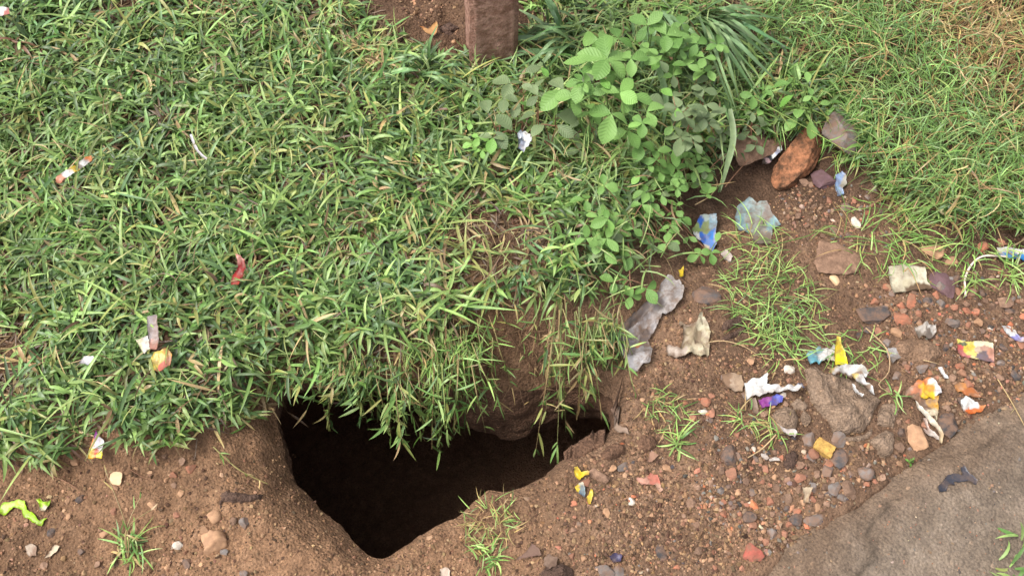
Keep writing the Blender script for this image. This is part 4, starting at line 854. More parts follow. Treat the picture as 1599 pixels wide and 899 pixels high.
# smaller stones: one of many
SM = {k: [stone_mesh(STONE[k], 200+i*13+j, 3, 13, .03, True) for j in range(6)] for i, k in enumerate(('brick', 'orange', 'grey', 'dark', 'brown', 'tan', 'white'))}
LAB = {'brick': ('dull terracotta pebble, one of many strewn over the gravelly soil', 'terracotta pebbles strewn on soil'), 'orange': ('tiny bright orange brick crumb, one of many in the gravelly soil', 'orange brick crumbs in the gravel'),
       'grey': ('little mid-grey pebble, one of many in the gravelly soil', 'grey pebbles in the gravel'), 'dark': ('little blackish pebble, one of many in the gravelly soil', 'blackish pebbles in the gravel'),
       'brown': ('little earth-brown pebble, one of many on the bare soil', 'brown pebbles on the soil'), 'tan': ('little tan pebble, one of many on the bare soil', 'tan pebbles on the soil'), 'white': ('tiny whitish chip, one of many on the gravelly soil', 'whitish chips on the gravel')}
LM = [(1175, 863, 'the pinkish-red brick chip'), (1353, 738, 'the round grey pebble by the road'), (1141, 711, 'the dark grey square stone'), (1286, 700, 'the yellow foam block'), (1242, 811, 'the black double stone'), (1170, 808, 'the black angular stone'), (1420, 436, 'the beige card'), (1366, 492, 'the dark flat stone'),
      (1522, 548, 'the printed packet'), (1580, 520, 'the white and lilac wrapper'), (1445, 605, 'the torn orange packet'), (1515, 632, 'the white-ended orange wrapper'), (1452, 670, 'the cream torn strip'), (1432, 546, 'the earthy mound'), (1310, 403, 'the flat pale brown stone'), (1312, 287, 'the light blue chip'), (1243, 252, 'the ochre rock'),
      (1182, 346, 'the dusty light blue plastic'), (910, 758, 'the torn yellow wrapper'), (1014, 754, 'the pink torn paper'), (1032, 862, 'the dark oval stone'), (960, 872, 'the dark blue film'), (1040, 645, 'the thin olive tuft'), (1097, 643, 'the white chip'), (1205, 605, 'the white rag'), (150, 700, 'the orange sachet'), (35, 797, 'the lime green strip'), (203, 855, 'the lower left tuft'),
      (334, 847, 'the large lower left rock'), (376, 774, 'the dark wet crust'), (1580, 396, 'the blue and white strip'), (1515, 430, 'the bent white straw'), (1318, 625, 'the big mud-caked clod'), (1381, 690, 'the flat dimpled clod'), (1304, 764, 'the bluish-grey stone'), (1487, 503, 'the grey flat pebble'), (1425, 470, 'the orange brick shard'), (85, 862, 'the cream husk'), (181, 747, 'the pale ochre stone')]
ADJ = {'brick': 'terracotta', 'orange': 'orange brick', 'grey': 'grey', 'dark': 'blackish', 'brown': 'earth-brown', 'tan': 'tan', 'white': 'whitish'}
def pebble_label(px, py, size, kind):
    d = [(math.hypot(px-a, py-b), a, b, t) for a, b, t in LM]; r, a, b, t = min(d)
    k = int(((math.degrees(math.atan2(py-b, px-a))+22.5) % 360)//45); where = ['right of', 'below and right of', 'below', 'below and left of', 'left of', 'above and left of', 'above', 'above and right of'][k]
    return '%s %s pebble %s%s %s' % ('tiny' if size < 10 else 'small' if size < 14.5 else 'medium', ADJ[kind], 'close ' if r < 32 else 'some way ' if r > 70 else '', where, t)
SOILZONES = [([(1130, 690), (1300, 715), (1380, 745), (1330, 780), (1200, 850), (1120, 800)], 72, (9, 18)), ([(1380, 440), (1599, 420), (1599, 600), (1480, 600), (1330, 520)], 76, (8, 17)), ([(1220, 270), (1370, 290), (1390, 380), (1240, 370)], 26, (7, 14)),
             ([(900, 740), (1100, 650), (1140, 800), (1190, 899), (880, 899)], 40, (7, 15)), ([(0, 720), (330, 700), (420, 899), (0, 899)], 34, (8, 16)), ([(1380, 570), (1570, 560), (1560, 620), (1400, 730)], 30, (8, 17)), ([(1060, 560), (1260, 560), (1200, 690), (1060, 690)], 18, (7, 13))]
taken = []
n_small = 0
for zi, (poly, cnt, sz) in enumerate(SOILZONES):
    P = np.array(poly, float); k = 0; tries = 0
    while k < cnt and tries < 4000:
        tries += 1; q = rng.uniform(P.min(0), P.max(0))
        if not inside_px(P, q[:1], q[1:])[0]: continue
        s_ = float(rng.uniform(*sz)*(0.75+.5*rng.random()**2))
        if any((q[0]-a)**2+(q[1]-b)**2 < (.55*(s_+c))**2 for a, b, c in taken): continue
        g = at_z(q[0], q[1]); 
        if float(H(g[0], g[1])) < -.2: continue
        taken.append((q[0], q[1], s_)); k += 1
        kind = rng.choice(['brick', 'orange', 'grey', 'dark', 'brown', 'tan', 'white'], p=[.22, .10, .18, .12, .24, .11, .03] if zi not in (3, 4) else [.12, .04, .08, .06, .40, .28, .02])
        lab, grp = pebble_label(q[0], q[1], s_, kind), LAB[kind][1]
        put_stone('pebble', lab, 'pebble', q[0], q[1], s_, s_*rng.uniform(.7, 1.1), kind, rng.uniform(0, 360), thick=rng.uniform(.5, .85), mesh=SM[kind][rng.integers(6)], group=grp, sink=.36)

def grit(name, label, zones, mats_cols, mat, cat_):
    bm = bmesh.new(); bmesh.ops.create_icosphere(bm, subdivisions=1, radius=1); base = np.array([v.co[:] for v in bm.verts]); faces = np.array([[v.index for v in f.verts] for f in bm.faces]); bm.free()
    Vs = []; Cs = []; n_tot = 0
    for poly, n, sz in zones:
        P = np.array(poly, float); q = rng.uniform(P.min(0), P.max(0), (n*3, 2)); q = q[inside_px(P, q[:, 0], q[:, 1])][:n]; n = len(q)
        pos = np.array([at_z(a, b) for a, b in q]); g = H(pos[:, 0], pos[:, 1]); ok = (g > -.25) & (fbm(pos[:, 0], pos[:, 1], 6, 3, 83) > rng.uniform(-1.1, .55, len(pos))); pos = pos[ok]; g = g[ok]; n = len(pos); r = rng.uniform(sz[0], sz[1], n)*(.5+rng.random(n)**2.5)
        sc = np.stack([r*rng.uniform(.7, 1.3, n), r*rng.uniform(.7, 1.3, n), r*rng.uniform(.5, .9, n)], 1)
        b = base[None]*(1+.28*rng.normal(size=(n, 12, 1))); th = rng.uniform(0, 6.28, n); c, s__ = np.cos(th)[:, None], np.sin(th)[:, None]
        x_ = b[..., 0]*sc[:, :1]; y_ = b[..., 1]*sc[:, 1:2]; z_ = b[..., 2]*sc[:, 2:3]
        V = np.stack([x_*c-y_*s__+pos[:, :1], x_*s__+y_*c+pos[:, 1:2], z_+(g+sc[:, 2]*.25)[:, None]], -1)
        col = pick(n, mats_cols[1], mats_cols[0], .15)
        Vs.append(V.reshape(-1, 3)); Cs.append(np.repeat(np.clip(col, .01, .9), 12, 0)); n_tot += n
    V = np.concatenate(Vs); F = (np.arange(n_tot)[:, None, None]*12+faces[None]).reshape(-1, 3)
    tag(link(name, mesh_np(name, V, [F], mat, False, np.concatenate(Cs))), label, cat_, kind='stuff')
M_grit = attr_leaf('grit', .85, .2, 0.0)
allsoil = [([(-60, 690), (330, 660), (430, 640), (600, 870), (960, 690), (1000, 560), (1250, 560), (1180, 905), (1100, 960), (-60, 960)], 15000, (.0010, .0030)), ([(980, 560), (1060, 400), (1240, 280), (1400, 320), (1660, 370), (1660, 580), (1480, 690), (1200, 880), (960, 890)], 15000, (.0010, .0030)), ([(600, -30), (720, -30), (720, 110), (640, 70)], 700, (.001, .004))]
grit('soil_crumbs', 'fine loose crumbs of brown earth over the bare soil', allsoil, ([lin(112, 86, 66), lin(134, 104, 80), lin(80, 60, 47), lin(156, 124, 98)], [4, 4, 4, 2]), M_grit, 'soil')
gravelz = [([(1330, 470), (1400, 430), (1640, 400), (1640, 600), (1480, 690), (1400, 560)], 1100, (.0018, .0042)), ([(1090, 620), (1240, 680), (1400, 700), (1440, 720), (1200, 870), (1080, 800)], 1000, (.0018, .0042)), ([(1220, 270), (1380, 290), (1400, 400), (1230, 380)], 420, (.0015, .0036)), ([(880, 720), (1100, 640), (1150, 899), (860, 899)], 260, (.0015, .003)), ([(1180, 870), (1340, 780), (1599, 620), (1640, 899), (1150, 899)], 330, (.0009, .0022))]
grit('gravel', 'fine mixed gravel of brick, grey and brown grains near the road', gravelz, ([lin(150, 106, 86), lin(170, 104, 78), lin(112, 104, 98), lin(76, 70, 68), lin(130, 104, 86), lin(172, 152, 134)], [3, 1, 3, 2, 8, 1]), M_grit, 'gravel')

# ------------------------------------------------------------------ litter: crumpled sheets cut to their torn outlines
def sheet_mesh(name, poly, seeds, mat, lift, crumple, cell, freq, curl, thick, seed, aniso=None):
    P = np.array(poly, float); lo, hi = P.min(0), P.max(0); q, F, be = triangulate(poly, cell, seed, .45); n = len(q)
    cen = P.mean(0); W = [ground(a, b, lift) for a, b in q]; W = np.array(W)
    m = mpp(*cen)[0]; u = (q-cen)*m
    if aniso: u = np.stack([(u[:, 0]*math.cos(aniso)+u[:, 1]*math.sin(aniso))*.28, (-u[:, 0]*math.sin(aniso)+u[:, 1]*math.cos(aniso))*1.5], 1)
    cr = 1-2*np.abs(fbm(u[:, 0]+seed, u[:, 1]-seed, freq, 3, seed)); cr2 = fbm(u[:, 0], u[:, 1], freq*.5, 2, seed+3)
    ext = np.max(np.linalg.norm(q-cen, axis=1)); rad = np.linalg.norm(q-cen, axis=1)/ext
    z0 = float(np.median(W[:, 2])); zz = .6*z0+.4*W[:, 2]+crumple*(cr*.6+cr2*.4)+curl*.5*rad**2
    g = H(W[:, 0], W[:, 1]); g = np.where(g < -.3, z0-.02, g); zz = np.maximum(zz, g+lift*.5+.0025)
    W[:, 2] = zz; W[:, 0] += crumple*.35*cr2; W[:, 1] += crumple*.35*cr
    uv = (q-lo)/(hi-lo); S = np.array([(a, b) for a, b, _ in seeds]); CC = np.array([c for _, _, c in seeds])
    wob = np.stack([fbm(u[:, 0], u[:, 1], 60, 2, seed+9), fbm(u[:, 0], u[:, 1], 60, 2, seed+19)], 1)*.05
    d = ((uv+wob)[:, None]-S[None])**2; k = np.argmin(d.sum(-1)*1.0, 1); col = CC[k]*(1+.06*cr[:, None])
    B = W.copy(); B[:, 2] -= thick
    V = np.concatenate([W, B]); Fa = np.concatenate([F, F[:, ::-1]+n]); Q = np.stack([be[:, 0], be[:, 1], be[:, 1]+n, be[:, 0]+n], 1)
    o = W.mean(0); o[2] = W[:, 2].min()
    return mesh_np(name, V-o, [Fa, Q], mat, True, np.clip(np.concatenate([col, col])*.66, 0, .66)), o
def sheet(name, label, cat_, poly, seeds, mat=None, lift=.003, crumple=.004, cell=4.0, freq=45, curl=.003, thick=.0007, seed=None, parent=None, group=None, aniso=None):
    seed = seed or int(poly[0][0]+poly[0][1]); me, o = sheet_mesh(name, poly, seeds, mat or M_film, lift, crumple, cell, freq, curl, thick, seed, aniso)
    ob = link(name, me, None, o)
    if parent is not None:
        ob.parent = parent; ob.location = Vector(o)-parent.location
        if label: ob['label'] = label
    else: tag(ob, label, cat_, group)
    return ob
WHT, CRM, YEL, ORG, RED, BLU, LBL, TEAL, GRY, BLK, PNK, PUR, LIME, BRN = lin(236, 234, 230), lin(226, 212, 180), lin(240, 206, 40), lin(226, 128, 50), lin(196, 48, 44), lin(50, 110, 205), lin(150, 185, 195), lin(110, 170, 175), lin(150, 146, 144), lin(44, 44, 50), lin(216, 130, 120), lin(150, 60, 150), lin(176, 222, 24), lin(130, 100, 78)
G_ = .045   # height at which litter lies in the sward
sheet('wrapper_scrap', 'white scrap at the very top left corner of the turf', 'litter', [(-6, 12), (14, 14), (16, 24), (2, 27), (-8, 24)], [(.3, .5, WHT), (.9, .7, lin(200, 120, 110))], lift=G_)
sheet('wrapper_strip', 'narrow rolled white and orange wrapper strip lying on the turf', 'litter', [(88, 281), (100, 270), (118, 258), (134, 246), (143, 244), (144, 250), (128, 262), (110, 276), (94, 287), (88, 288)], [(.1, .85, lin(210, 140, 110)), (.3, .65, WHT), (.5, .5, YEL), (.62, .38, lin(120, 110, 100)), (.75, .25, WHT), (.95, .1, ORG)], lift=G_, cell=3)
sheet('plant_stalk', 'thin curved white stalk lying on the turf', 'litter', [(297, 212), (301, 211), (306, 226), (314, 238), (324, 247), (322, 250), (311, 241), (302, 228)], [(.5, .5, lin(222, 218, 220))], M_clean, lift=G_, cell=3, crumple=.001)
sheet('wrapper_scrap', 'crumpled red wrapper deep in the turf', 'litter', [(368, 400), (383, 406), (385, 420), (378, 432), (374, 448), (362, 446), (364, 430), (372, 418)], [(.3, .8, RED), (.6, .1, lin(226, 150, 140)), (.7, .4, lin(150, 36, 34)), (.2, .9, lin(170, 30, 30))], lift=G_*.8, crumple=.007)
root = tag(link('torn_packet', None, None, ground(242, 545, G_)), 'torn cream, yellow and red packet with grey flap lying in the turf', 'litter')
sheet('flap', 'greyish pink upright flap', None, [(229, 494), (246, 493), (247, 530), (244, 545), (233, 544), (231, 520)], [(.3, .3, lin(190, 178, 178)), (.7, .5, lin(170, 150, 146)), (.6, .9, lin(190, 130, 112))], lift=G_+.006, parent=root, cell=3)
sheet('corner', 'cream torn corner', None, [(213, 531), (232, 525), (235, 545), (226, 553), (220, 545)], [(.3, .4, lin(234, 232, 190)), (.7, .4, lin(220, 214, 200))], lift=G_+.004, parent=root, cell=3)
sheet('front_panel', 'yellow panel with red base', None, [(236, 556), (247, 548), (262, 542), (270, 555), (266, 570), (250, 581), (240, 578)], [(.2, .5, lin(236, 208, 96)), (.5, .4, lin(226, 196, 90)), (.75, .2, lin(206, 160, 80)), (.6, .8, lin(206, 110, 92)), (.9, .6, lin(190, 130, 100))], lift=G_+.003, parent=root, cell=3)
sheet('wrapper_scrap', 'small folded white scrap in the turf left of the torn packet', 'litter', [(124, 567), (132, 557), (146, 555), (150, 562), (138, 570)], [(.6, .4, WHT), (.2, .7, lin(190, 190, 196))], lift=G_, cell=3)
sheet('sachet', 'small orange, yellow and white torn sachet standing out on soil below the turf', 'sachet', [(142, 690), (144, 679), (147, 668), (150, 677), (154, 680), (160, 686), (161, 703), (161, 717), (140, 718), (139, 708)],
      [(.35, .12, PUR), (.55, .25, lin(222, 218, 236)), (.7, .4, WHT), (.5, .5, lin(214, 210, 232)), (.85, .6, WHT), (.12, .5, lin(244, 160, 70)), (.15, .7, YEL), (.5, .76, lin(222, 90, 50)), (.3, .9, lin(248, 190, 60)), (.8, .9, lin(236, 220, 50))], M_clean, cell=2.5, crumple=.002, lift=.02)
r_ = tag(link('plastic_strip', None, None, ground(35, 797)), 'lime green torn plastic strip on soil at the left edge', 'litter')
sheet('strip', None, None, [(-8, 797), (5, 787), (18, 780), (38, 781), (42, 795), (56, 804), (62, 812), (73, 808), (66, 821), (48, 813), (38, 806), (34, 795), (20, 790), (10, 800), (-6, 806)], [(.5, .5, LIME), (.3, .2, lin(190, 232, 60)), (.8, .8, lin(160, 205, 20)), (.05, .9, lin(190, 226, 60))], M_clean, cell=3.5, crumple=.005, parent=r_)
sheet('loose_end', None, None, [(56, 781), (62, 777), (66, 784), (80, 781), (78, 788), (70, 797), (61, 798), (60, 788)], [(.4, .4, LIME), (.8, .3, lin(150, 198, 16)), (.5, .95, CRM)], M_clean, cell=3, crumple=.005, parent=r_, lift=.004)
sheet('paper_scrap', 'dirty cream fluff scrap on the lower left soil', 'litter', [(40, 852), (47, 848), (58, 853), (58, 864), (48, 872), (42, 864)], [(.4, .4, lin(200, 180, 160)), (.7, .7, lin(170, 140, 120))], M_paper, crumple=.006, cell=3)
sheet('paper_scrap', 'narrow cream husk on soil below the lime green strip', 'litter', [(70, 872), (78, 862), (86, 852), (94, 853), (90, 860), (80, 868)], [(.5, .5, lin(222, 200, 172))], M_paper, cell=3)
sheet('foil_scrap', 'crumpled silver and white foil among the weeds on the turf', 'litter', [(806, 212), (816, 204), (826, 208), (828, 222), (820, 235), (810, 232), (808, 222)], [(.3, .3, lin(210, 222, 236)), (.7, .4, WHT), (.5, .7, lin(120, 130, 150)), (.8, .8, lin(230, 236, 240)), (.2, .6, lin(60, 74, 80))], M_clean, lift=G_+.03, crumple=.006, cell=2.5, freq=90)
sheet('sachet', 'blue and white printed sachet half covered by leaves below the ochre rock', 'sachet', [(1093, 336), (1119, 335), (1119, 350), (1117, 362), (1120, 378), (1112, 391), (1100, 384), (1086, 372), (1080, 358), (1088, 346)],
      [(.5, .08, lin(190, 205, 196)), (.35, .2, BLU), (.85, .2, lin(160, 190, 205)), (.5, .36, lin(150, 164, 110)), (.2, .36, lin(140, 160, 90)), (.2, .58, WHT), (.38, .6, BLU), (.58, .66, lin(120, 150, 210)), (.75, .62, lin(70, 140, 220)), (.78, .82, lin(110, 150, 220)), (.92, .7, lin(170, 180, 220)), (.6, .9, CRM)], cell=2.5, crumple=.003, lift=.02)
sheet('paper_scrap', 'small whitish paper lump at the lower right of the blue and white sachet', 'litter', [(1127, 396), (1134, 391), (1146, 400), (1143, 408), (1134, 407)], [(.5, .5, lin(214, 200, 190))], M_paper, cell=2.5, crumple=.006, lift=.006)
sheet('plastic_scrap', 'large dusty light blue plastic piece on damp soil', 'litter', [(1150, 325), (1168, 312), (1180, 320), (1196, 316), (1205, 334), (1218, 351), (1205, 357), (1204, 380), (1180, 382), (1172, 366), (1152, 358), (1146, 342)],
      [(.2, .3, lin(150, 176, 178)), (.5, .2, lin(170, 184, 180)), (.75, .3, lin(160, 150, 142)), (.85, .55, lin(146, 182, 188)), (.4, .5, lin(160, 166, 158)), (.6, .85, lin(142, 128, 114)), (.15, .55, lin(140, 174, 180)), (.6, .6, lin(156, 150, 140))], M_muddy, cell=4, crumple=.005)
sheet('plastic_chip', 'light blue angular chip right of the ochre rock', 'litter', [(1304, 276), (1314, 269), (1321, 274), (1323, 286), (1316, 293), (1318, 303), (1308, 305), (1304, 290)], [(.4, .3, lin(146, 168, 206)), (.6, .5, lin(176, 170, 156)), (.5, .85, lin(150, 178, 212))], cell=2.5, crumple=.003, lift=.006, thick=.003)
sheet('wrapper_scrap', 'white and black striped wrapper tucked beside the ochre rock', 'litter', [(1190, 250), (1200, 240), (1210, 226), (1222, 225), (1222, 234), (1208, 247), (1200, 258), (1188, 260)], [(.9, .1, WHT), (.75, .3, lin(180, 186, 210)), (.55, .25, BLK), (.5, .5, WHT), (.4, .6, BLK), (.25, .8, lin(216, 180, 180)), (.1, .9, BLK)], cell=2.5, lift=.02, crumple=.002)
sheet('wrapper_scrap', 'tiny yellow scrap in the dark hollow above the grey plastic sheet', 'litter', [(1058, 422), (1066, 417), (1067, 429), (1061, 430)], [(.5, .5, YEL)], M_clean, cell=2.5, lift=.01)
sheet('plastic_sheet', 'long wrinkled translucent grey plastic sheet on the bank right of the pit', 'litter', [(1040, 434), (1060, 432), (1069, 450), (1066, 468), (1052, 482), (1036, 492), (1024, 510), (1014, 528), (1019, 545), (1014, 565), (998, 576), (980, 574), (972, 560), (966, 545), (960, 524), (970, 503), (986, 486), (1004, 474), (1022, 460), (1030, 446)],
      [(.75, .1, lin(196, 188, 184)), (.9, .2, lin(180, 172, 168)), (.6, .3, lin(150, 140, 136)), (.8, .32, lin(190, 182, 178)), (.4, .38, lin(120, 108, 104)), (.5, .45, lin(176, 168, 166)), (.25, .45, lin(96, 86, 82)), (.3, .55, lin(170, 162, 160)), (.1, .62, lin(130, 120, 116)), (.45, .62, lin(110, 96, 90)), (.2, .75, lin(150, 142, 140)), (.35, .88, lin(190, 186, 186)), (.2, .95, lin(166, 162, 164)), (.5, .78, lin(160, 154, 152))], M_muddy, lift=.014, crumple=.011, freq=34, cell=3, aniso=2.36)
S_('orange-brown pebble resting on the grey plastic sheet', 997, 541, 14, 13, 'orange', 0, seed=130, sink=-.6)
sheet('plastic_bag', 'crumpled beige translucent plastic bag on soil right of the grey sheet', 'litter', [(1060, 500), (1078, 505), (1096, 490), (1104, 500), (1112, 520), (1108, 545), (1104, 555), (1080, 552), (1060, 560), (1042, 556), (1038, 545), (1046, 538), (1058, 545), (1066, 530)],
      [(.8, .2, lin(206, 196, 166)), (.9, .6, lin(198, 184, 150)), (.6, .5, lin(168, 150, 120)), (.3, .4, lin(130, 112, 92)), (.1, .9, lin(190, 172, 156)), (.7, .85, lin(214, 200, 168)), (.5, .2, lin(150, 130, 106))], M_muddy, cell=3.5, crumple=.011, freq=50, lift=.008)
sheet('card', 'beige stained square of card lying flat on gravel', 'card', [(1386, 418), (1412, 414), (1444, 418), (1448, 436), (1455, 451), (1425, 453), (1395, 458), (1390, 440)], [(.3, .3, lin(214, 204, 178)), (.7, .4, lin(222, 214, 188)), (.5, .7, lin(206, 194, 164)), (.52, .72, lin(110, 90, 70)), (.2, .8, lin(216, 206, 178))], M_paper, cell=4, crumple=.002, freq=25, lift=.008, thick=.002)
sheet('wrapper_strip', 'blue and white strip of wrapper at the right edge of the gravel', 'litter', [(1557, 386), (1575, 385), (1590, 389), (1610, 390), (1612, 409), (1590, 405), (1570, 401), (1558, 400)], [(.1, .2, lin(216, 214, 200)), (.1, .6, lin(170, 176, 216)), (.3, .15, WHT), (.3, .55, lin(90, 160, 220)), (.55, .25, WHT), (.6, .7, lin(60, 150, 226)), (.9, .3, WHT), (.9, .8, lin(60, 140, 222))], M_clean, cell=2.5, lift=.008, crumple=.001)
sheet('sachet', 'rectangular printed packet in faded yellow, pink and purple flat on soil', 'packet', [(1494, 529), (1514, 533), (1530, 532), (1549, 535), (1551, 548), (1552, 567), (1535, 563), (1520, 560), (1502, 556), (1496, 550)],
      [(.1, .08, lin(238, 218, 110)), (.35, .12, lin(236, 216, 110)), (.07, .35, lin(214, 96, 90)), (.12, .6, lin(206, 120, 116)), (.1, .75, lin(216, 140, 130)), (.17, .22, lin(80, 96, 60)), (.35, .4, lin(232, 204, 70)), (.45, .55, lin(232, 214, 120)), (.62, .22, lin(240, 232, 196)), (.6, .45, lin(220, 196, 170)), (.85, .2, lin(238, 232, 190)), (.7, .42, lin(190, 150, 130)), (.62, .72, lin(120, 104, 112)), (.73, .62, lin(110, 98, 104)), (.85, .6, lin(196, 140, 116)), (.95, .75, lin(206, 150, 130)), (.85, .92, lin(130, 100, 100)), (.46, .85, lin(230, 214, 150)), (.3, .8, lin(200, 120, 116))], M_clean, cell=2, lift=.005, crumple=.0015)
sheet('wrapper_scrap', 'folded white and lilac wrapper at the right edge above the road', 'litter', [(1563, 510), (1575, 507), (1584, 514), (1592, 526), (1606, 530), (1606, 540), (1592, 533), (1578, 526), (1568, 518)], [(.2, .15, lin(226, 226, 226)), (.35, .3, WHT), (.55, .5, lin(150, 144, 200)), (.8, .8, lin(216, 200, 206)), (.95, .6, lin(190, 180, 200))], M_clean, cell=2.5, lift=.006)
S_('white chip above the rectangular printed packet', 1546, 513, 11, 7, 'white', 20, seed=131)
r_ = tag(link('torn_packet', None, None, ground(1300, 555)), 'torn packet with bright yellow triangular end and teal crumpled end', 'litter')
sheet('yellow_end', 'bright yellow triangle', None, [(1306, 525), (1312, 526), (1314, 538), (1320, 548), (1325, 570), (1304, 569), (1303, 552), (1305, 538)], [(.5, .1, lin(236, 220, 90)), (.3, .35, lin(206, 176, 40)), (.5, .7, lin(240, 222, 20)), (.8, .8, lin(244, 226, 24))], M_clean, lift=.016, crumple=.002, parent=r_, cell=3)
sheet('teal_end', 'teal and white crumpled film', None, [(1257, 556), (1264, 546), (1278, 542), (1290, 546), (1304, 540), (1304, 566), (1290, 562), (1278, 566), (1264, 568)], [(.15, .3, lin(150, 190, 192)), (.25, .75, lin(110, 176, 190)), (.4, .3, lin(140, 180, 180)), (.55, .6, lin(220, 216, 212)), (.75, .4, lin(232, 228, 220)), (.9, .6, lin(214, 204, 176))], M_clean, lift=.01, crumple=.007, parent=r_, cell=3, freq=70)
r_ = tag(link('shredded_packaging', None, None, ground(1335, 590)), 'shredded silver-white packaging draped over the big mud-caked clod', 'litter')
SW = [(.1, .3, lin(206, 180, 110)), (.3, .4, lin(210, 206, 200)), (.55, .3, WHT), (.5, .7, lin(130, 108, 90)), (.8, .4, lin(200, 196, 186)), (.7, .8, lin(150, 126, 106)), (.9, .9, WHT)]
sheet('torn_film', 'silvery film', None, [(1291, 572), (1305, 574), (1322, 570), (1345, 571), (1358, 580), (1352, 590), (1340, 586), (1325, 584), (1310, 582), (1298, 582)], SW, M_clean, lift=.03, crumple=.006, parent=r_, cell=3)
sheet('torn_strip', 'cream strip', None, [(1328, 585), (1345, 584), (1352, 594), (1362, 604), (1366, 613), (1358, 612), (1348, 602), (1336, 596)], SW[::-1], M_film, lift=.032, crumple=.006, parent=r_, cell=3)
sheet('torn_strip', 'white hook-shaped strip', None, [(1330, 600), (1336, 603), (1344, 611), (1352, 612), (1350, 616), (1341, 616), (1333, 608)], [(.5, .5, WHT)], M_clean, lift=.03, parent=r_, cell=2.5)
sheet('plastic_scrap', 'silvery translucent scrap above the earthy mound', 'litter', [(1384, 546), (1396, 542), (1410, 546), (1413, 553), (1400, 562), (1394, 568), (1386, 556)], [(.4, .4, lin(190, 186, 184)), (.7, .5, lin(160, 154, 150)), (.4, .8, lin(140, 132, 126))], M_muddy, cell=3, lift=.008, crumple=.003)
sheet('wrapper_scrap', 'dirty twisted grey wrapper on gravel above the earthy mound', 'litter', [(1428, 513), (1440, 508), (1448, 504), (1462, 508), (1464, 520), (1452, 526), (1440, 524), (1434, 530)], [(.3, .4, lin(196, 186, 174)), (.6, .5, lin(120, 108, 98)), (.8, .3, lin(206, 200, 192)), (.2, .8, lin(140, 126, 112))], M_muddy, cell=2.5, lift=.008, crumple=.008, freq=70)
sheet('paper_scrap', 'small twisted white paper above the orange and white wrapper', 'litter', [(1463, 574), (1470, 573), (1474, 582), (1481, 590), (1476, 592), (1468, 584)], [(.5, .5, WHT)], M_clean, cell=2.5, crumple=.003, lift=.005)
r_ = tag(link('torn_packet', None, None, ground(1445, 620)), 'torn orange and white packet with a long cream strip by the road edge', 'litter')
sheet('printed_end', 'orange and yellow front with white corner', None, [(1412, 620), (1418, 606), (1432, 596), (1448, 588), (1456, 592), (1470, 604), (1471, 612), (1458, 622), (1444, 622), (1430, 616)],
      [(.15, .6, lin(176, 140, 116)), (.3, .35, lin(214, 140, 100)), (.5, .2, lin(222, 130, 70)), (.55, .5, lin(232, 170, 40)), (.65, .75, lin(240, 196, 40)), (.8, .3, WHT), (.92, .6, lin(222, 218, 220)), (.7, .45, lin(226, 160, 60)), (.35, .7, lin(200, 130, 96))], M_clean, lift=.012, crumple=.007, parent=r_, cell=3)
sheet('brown_middle', 'muddy brown inside', None, [(1414, 622), (1430, 616), (1446, 622), (1466, 620), (1467, 640), (1464, 655), (1452, 648), (1440, 638), (1428, 628)], [(.3, .3, lin(150, 112, 86)), (.6, .5, lin(120, 92, 72)), (.9, .4, lin(216, 160, 60)), (.85, .8, lin(222, 206, 170))], M_muddy, lift=.008, crumple=.008, parent=r_, cell=3, freq=70)
sheet('cream_strip', 'long curled cream strip', None, [(1428, 626), (1438, 634), (1450, 645), (1462, 655), (1470, 666), (1475, 678), (1471, 692), (1465, 691), (1468, 680), (1462, 668), (1450, 656), (1440, 645), (1432, 636)], [(.3, .3, lin(226, 216, 196)), (.6, .6, lin(214, 200, 176)), (.9, .9, lin(206, 180, 140))], M_film, lift=.012, crumple=.003, parent=r_, cell=3)
sheet('lower_strip', 'pinkish torn strip', None, [(1441, 652), (1447, 652), (1452, 668), (1466, 680), (1469, 687), (1455, 682), (1444, 674), (1441, 666), (1449, 672)], [(.3, .4, lin(206, 180, 166)), (.7, .7, lin(226, 214, 204))], M_film, lift=.006, crumple=.003, parent=r_, cell=2.5)
r_ = tag(link('torn_packet', None, None, ground(1512, 625)), 'small white-ended orange wrapper nearest the road edge on the right', 'litter')
sheet('white_end', 'white tip with orange edge', None, [(1499, 625), (1508, 619), (1520, 624), (1530, 631), (1538, 632), (1530, 642), (1512, 646), (1504, 642), (1500, 634)], [(.3, .25, WHT), (.6, .4, WHT), (.4, .9, lin(230, 110, 30)), (.7, .8, lin(226, 120, 50)), (.95, .4, lin(226, 140, 80)), (.1, .6, lin(230, 226, 220))], M_clean, lift=.008, crumple=.004, parent=r_, cell=2.5)
sheet('orange_end', 'dirty orange film', None, [(1490, 603), (1498, 598), (1512, 600), (1526, 610), (1532, 622), (1520, 620), (1506, 615), (1496, 612)], [(.3, .3, lin(206, 140, 80)), (.6, .5, lin(186, 110, 60)), (.85, .8, lin(160, 106, 70))], M_film, lift=.005, crumple=.005, parent=r_, cell=2.5)
r_ = tag(link('rag', None, None, ground(1200, 605)), 'torn white plastic rag with a purple and blue printed piece', 'litter')
sheet('white_film', 'bright white torn film', None, [(1163, 598), (1172, 592), (1186, 590), (1196, 584), (1198, 600), (1220, 604), (1250, 600), (1256, 604), (1244, 610), (1222, 612), (1200, 615), (1186, 620), (1166, 620), (1164, 610)], [(.2, .4, WHT), (.5, .5, lin(240, 238, 236)), (.8, .6, lin(222, 218, 214)), (.95, .5, lin(40, 60, 100)), (.3, .8, lin(226, 220, 214))], M_clean, lift=.012, crumple=.007, parent=r_, cell=3)
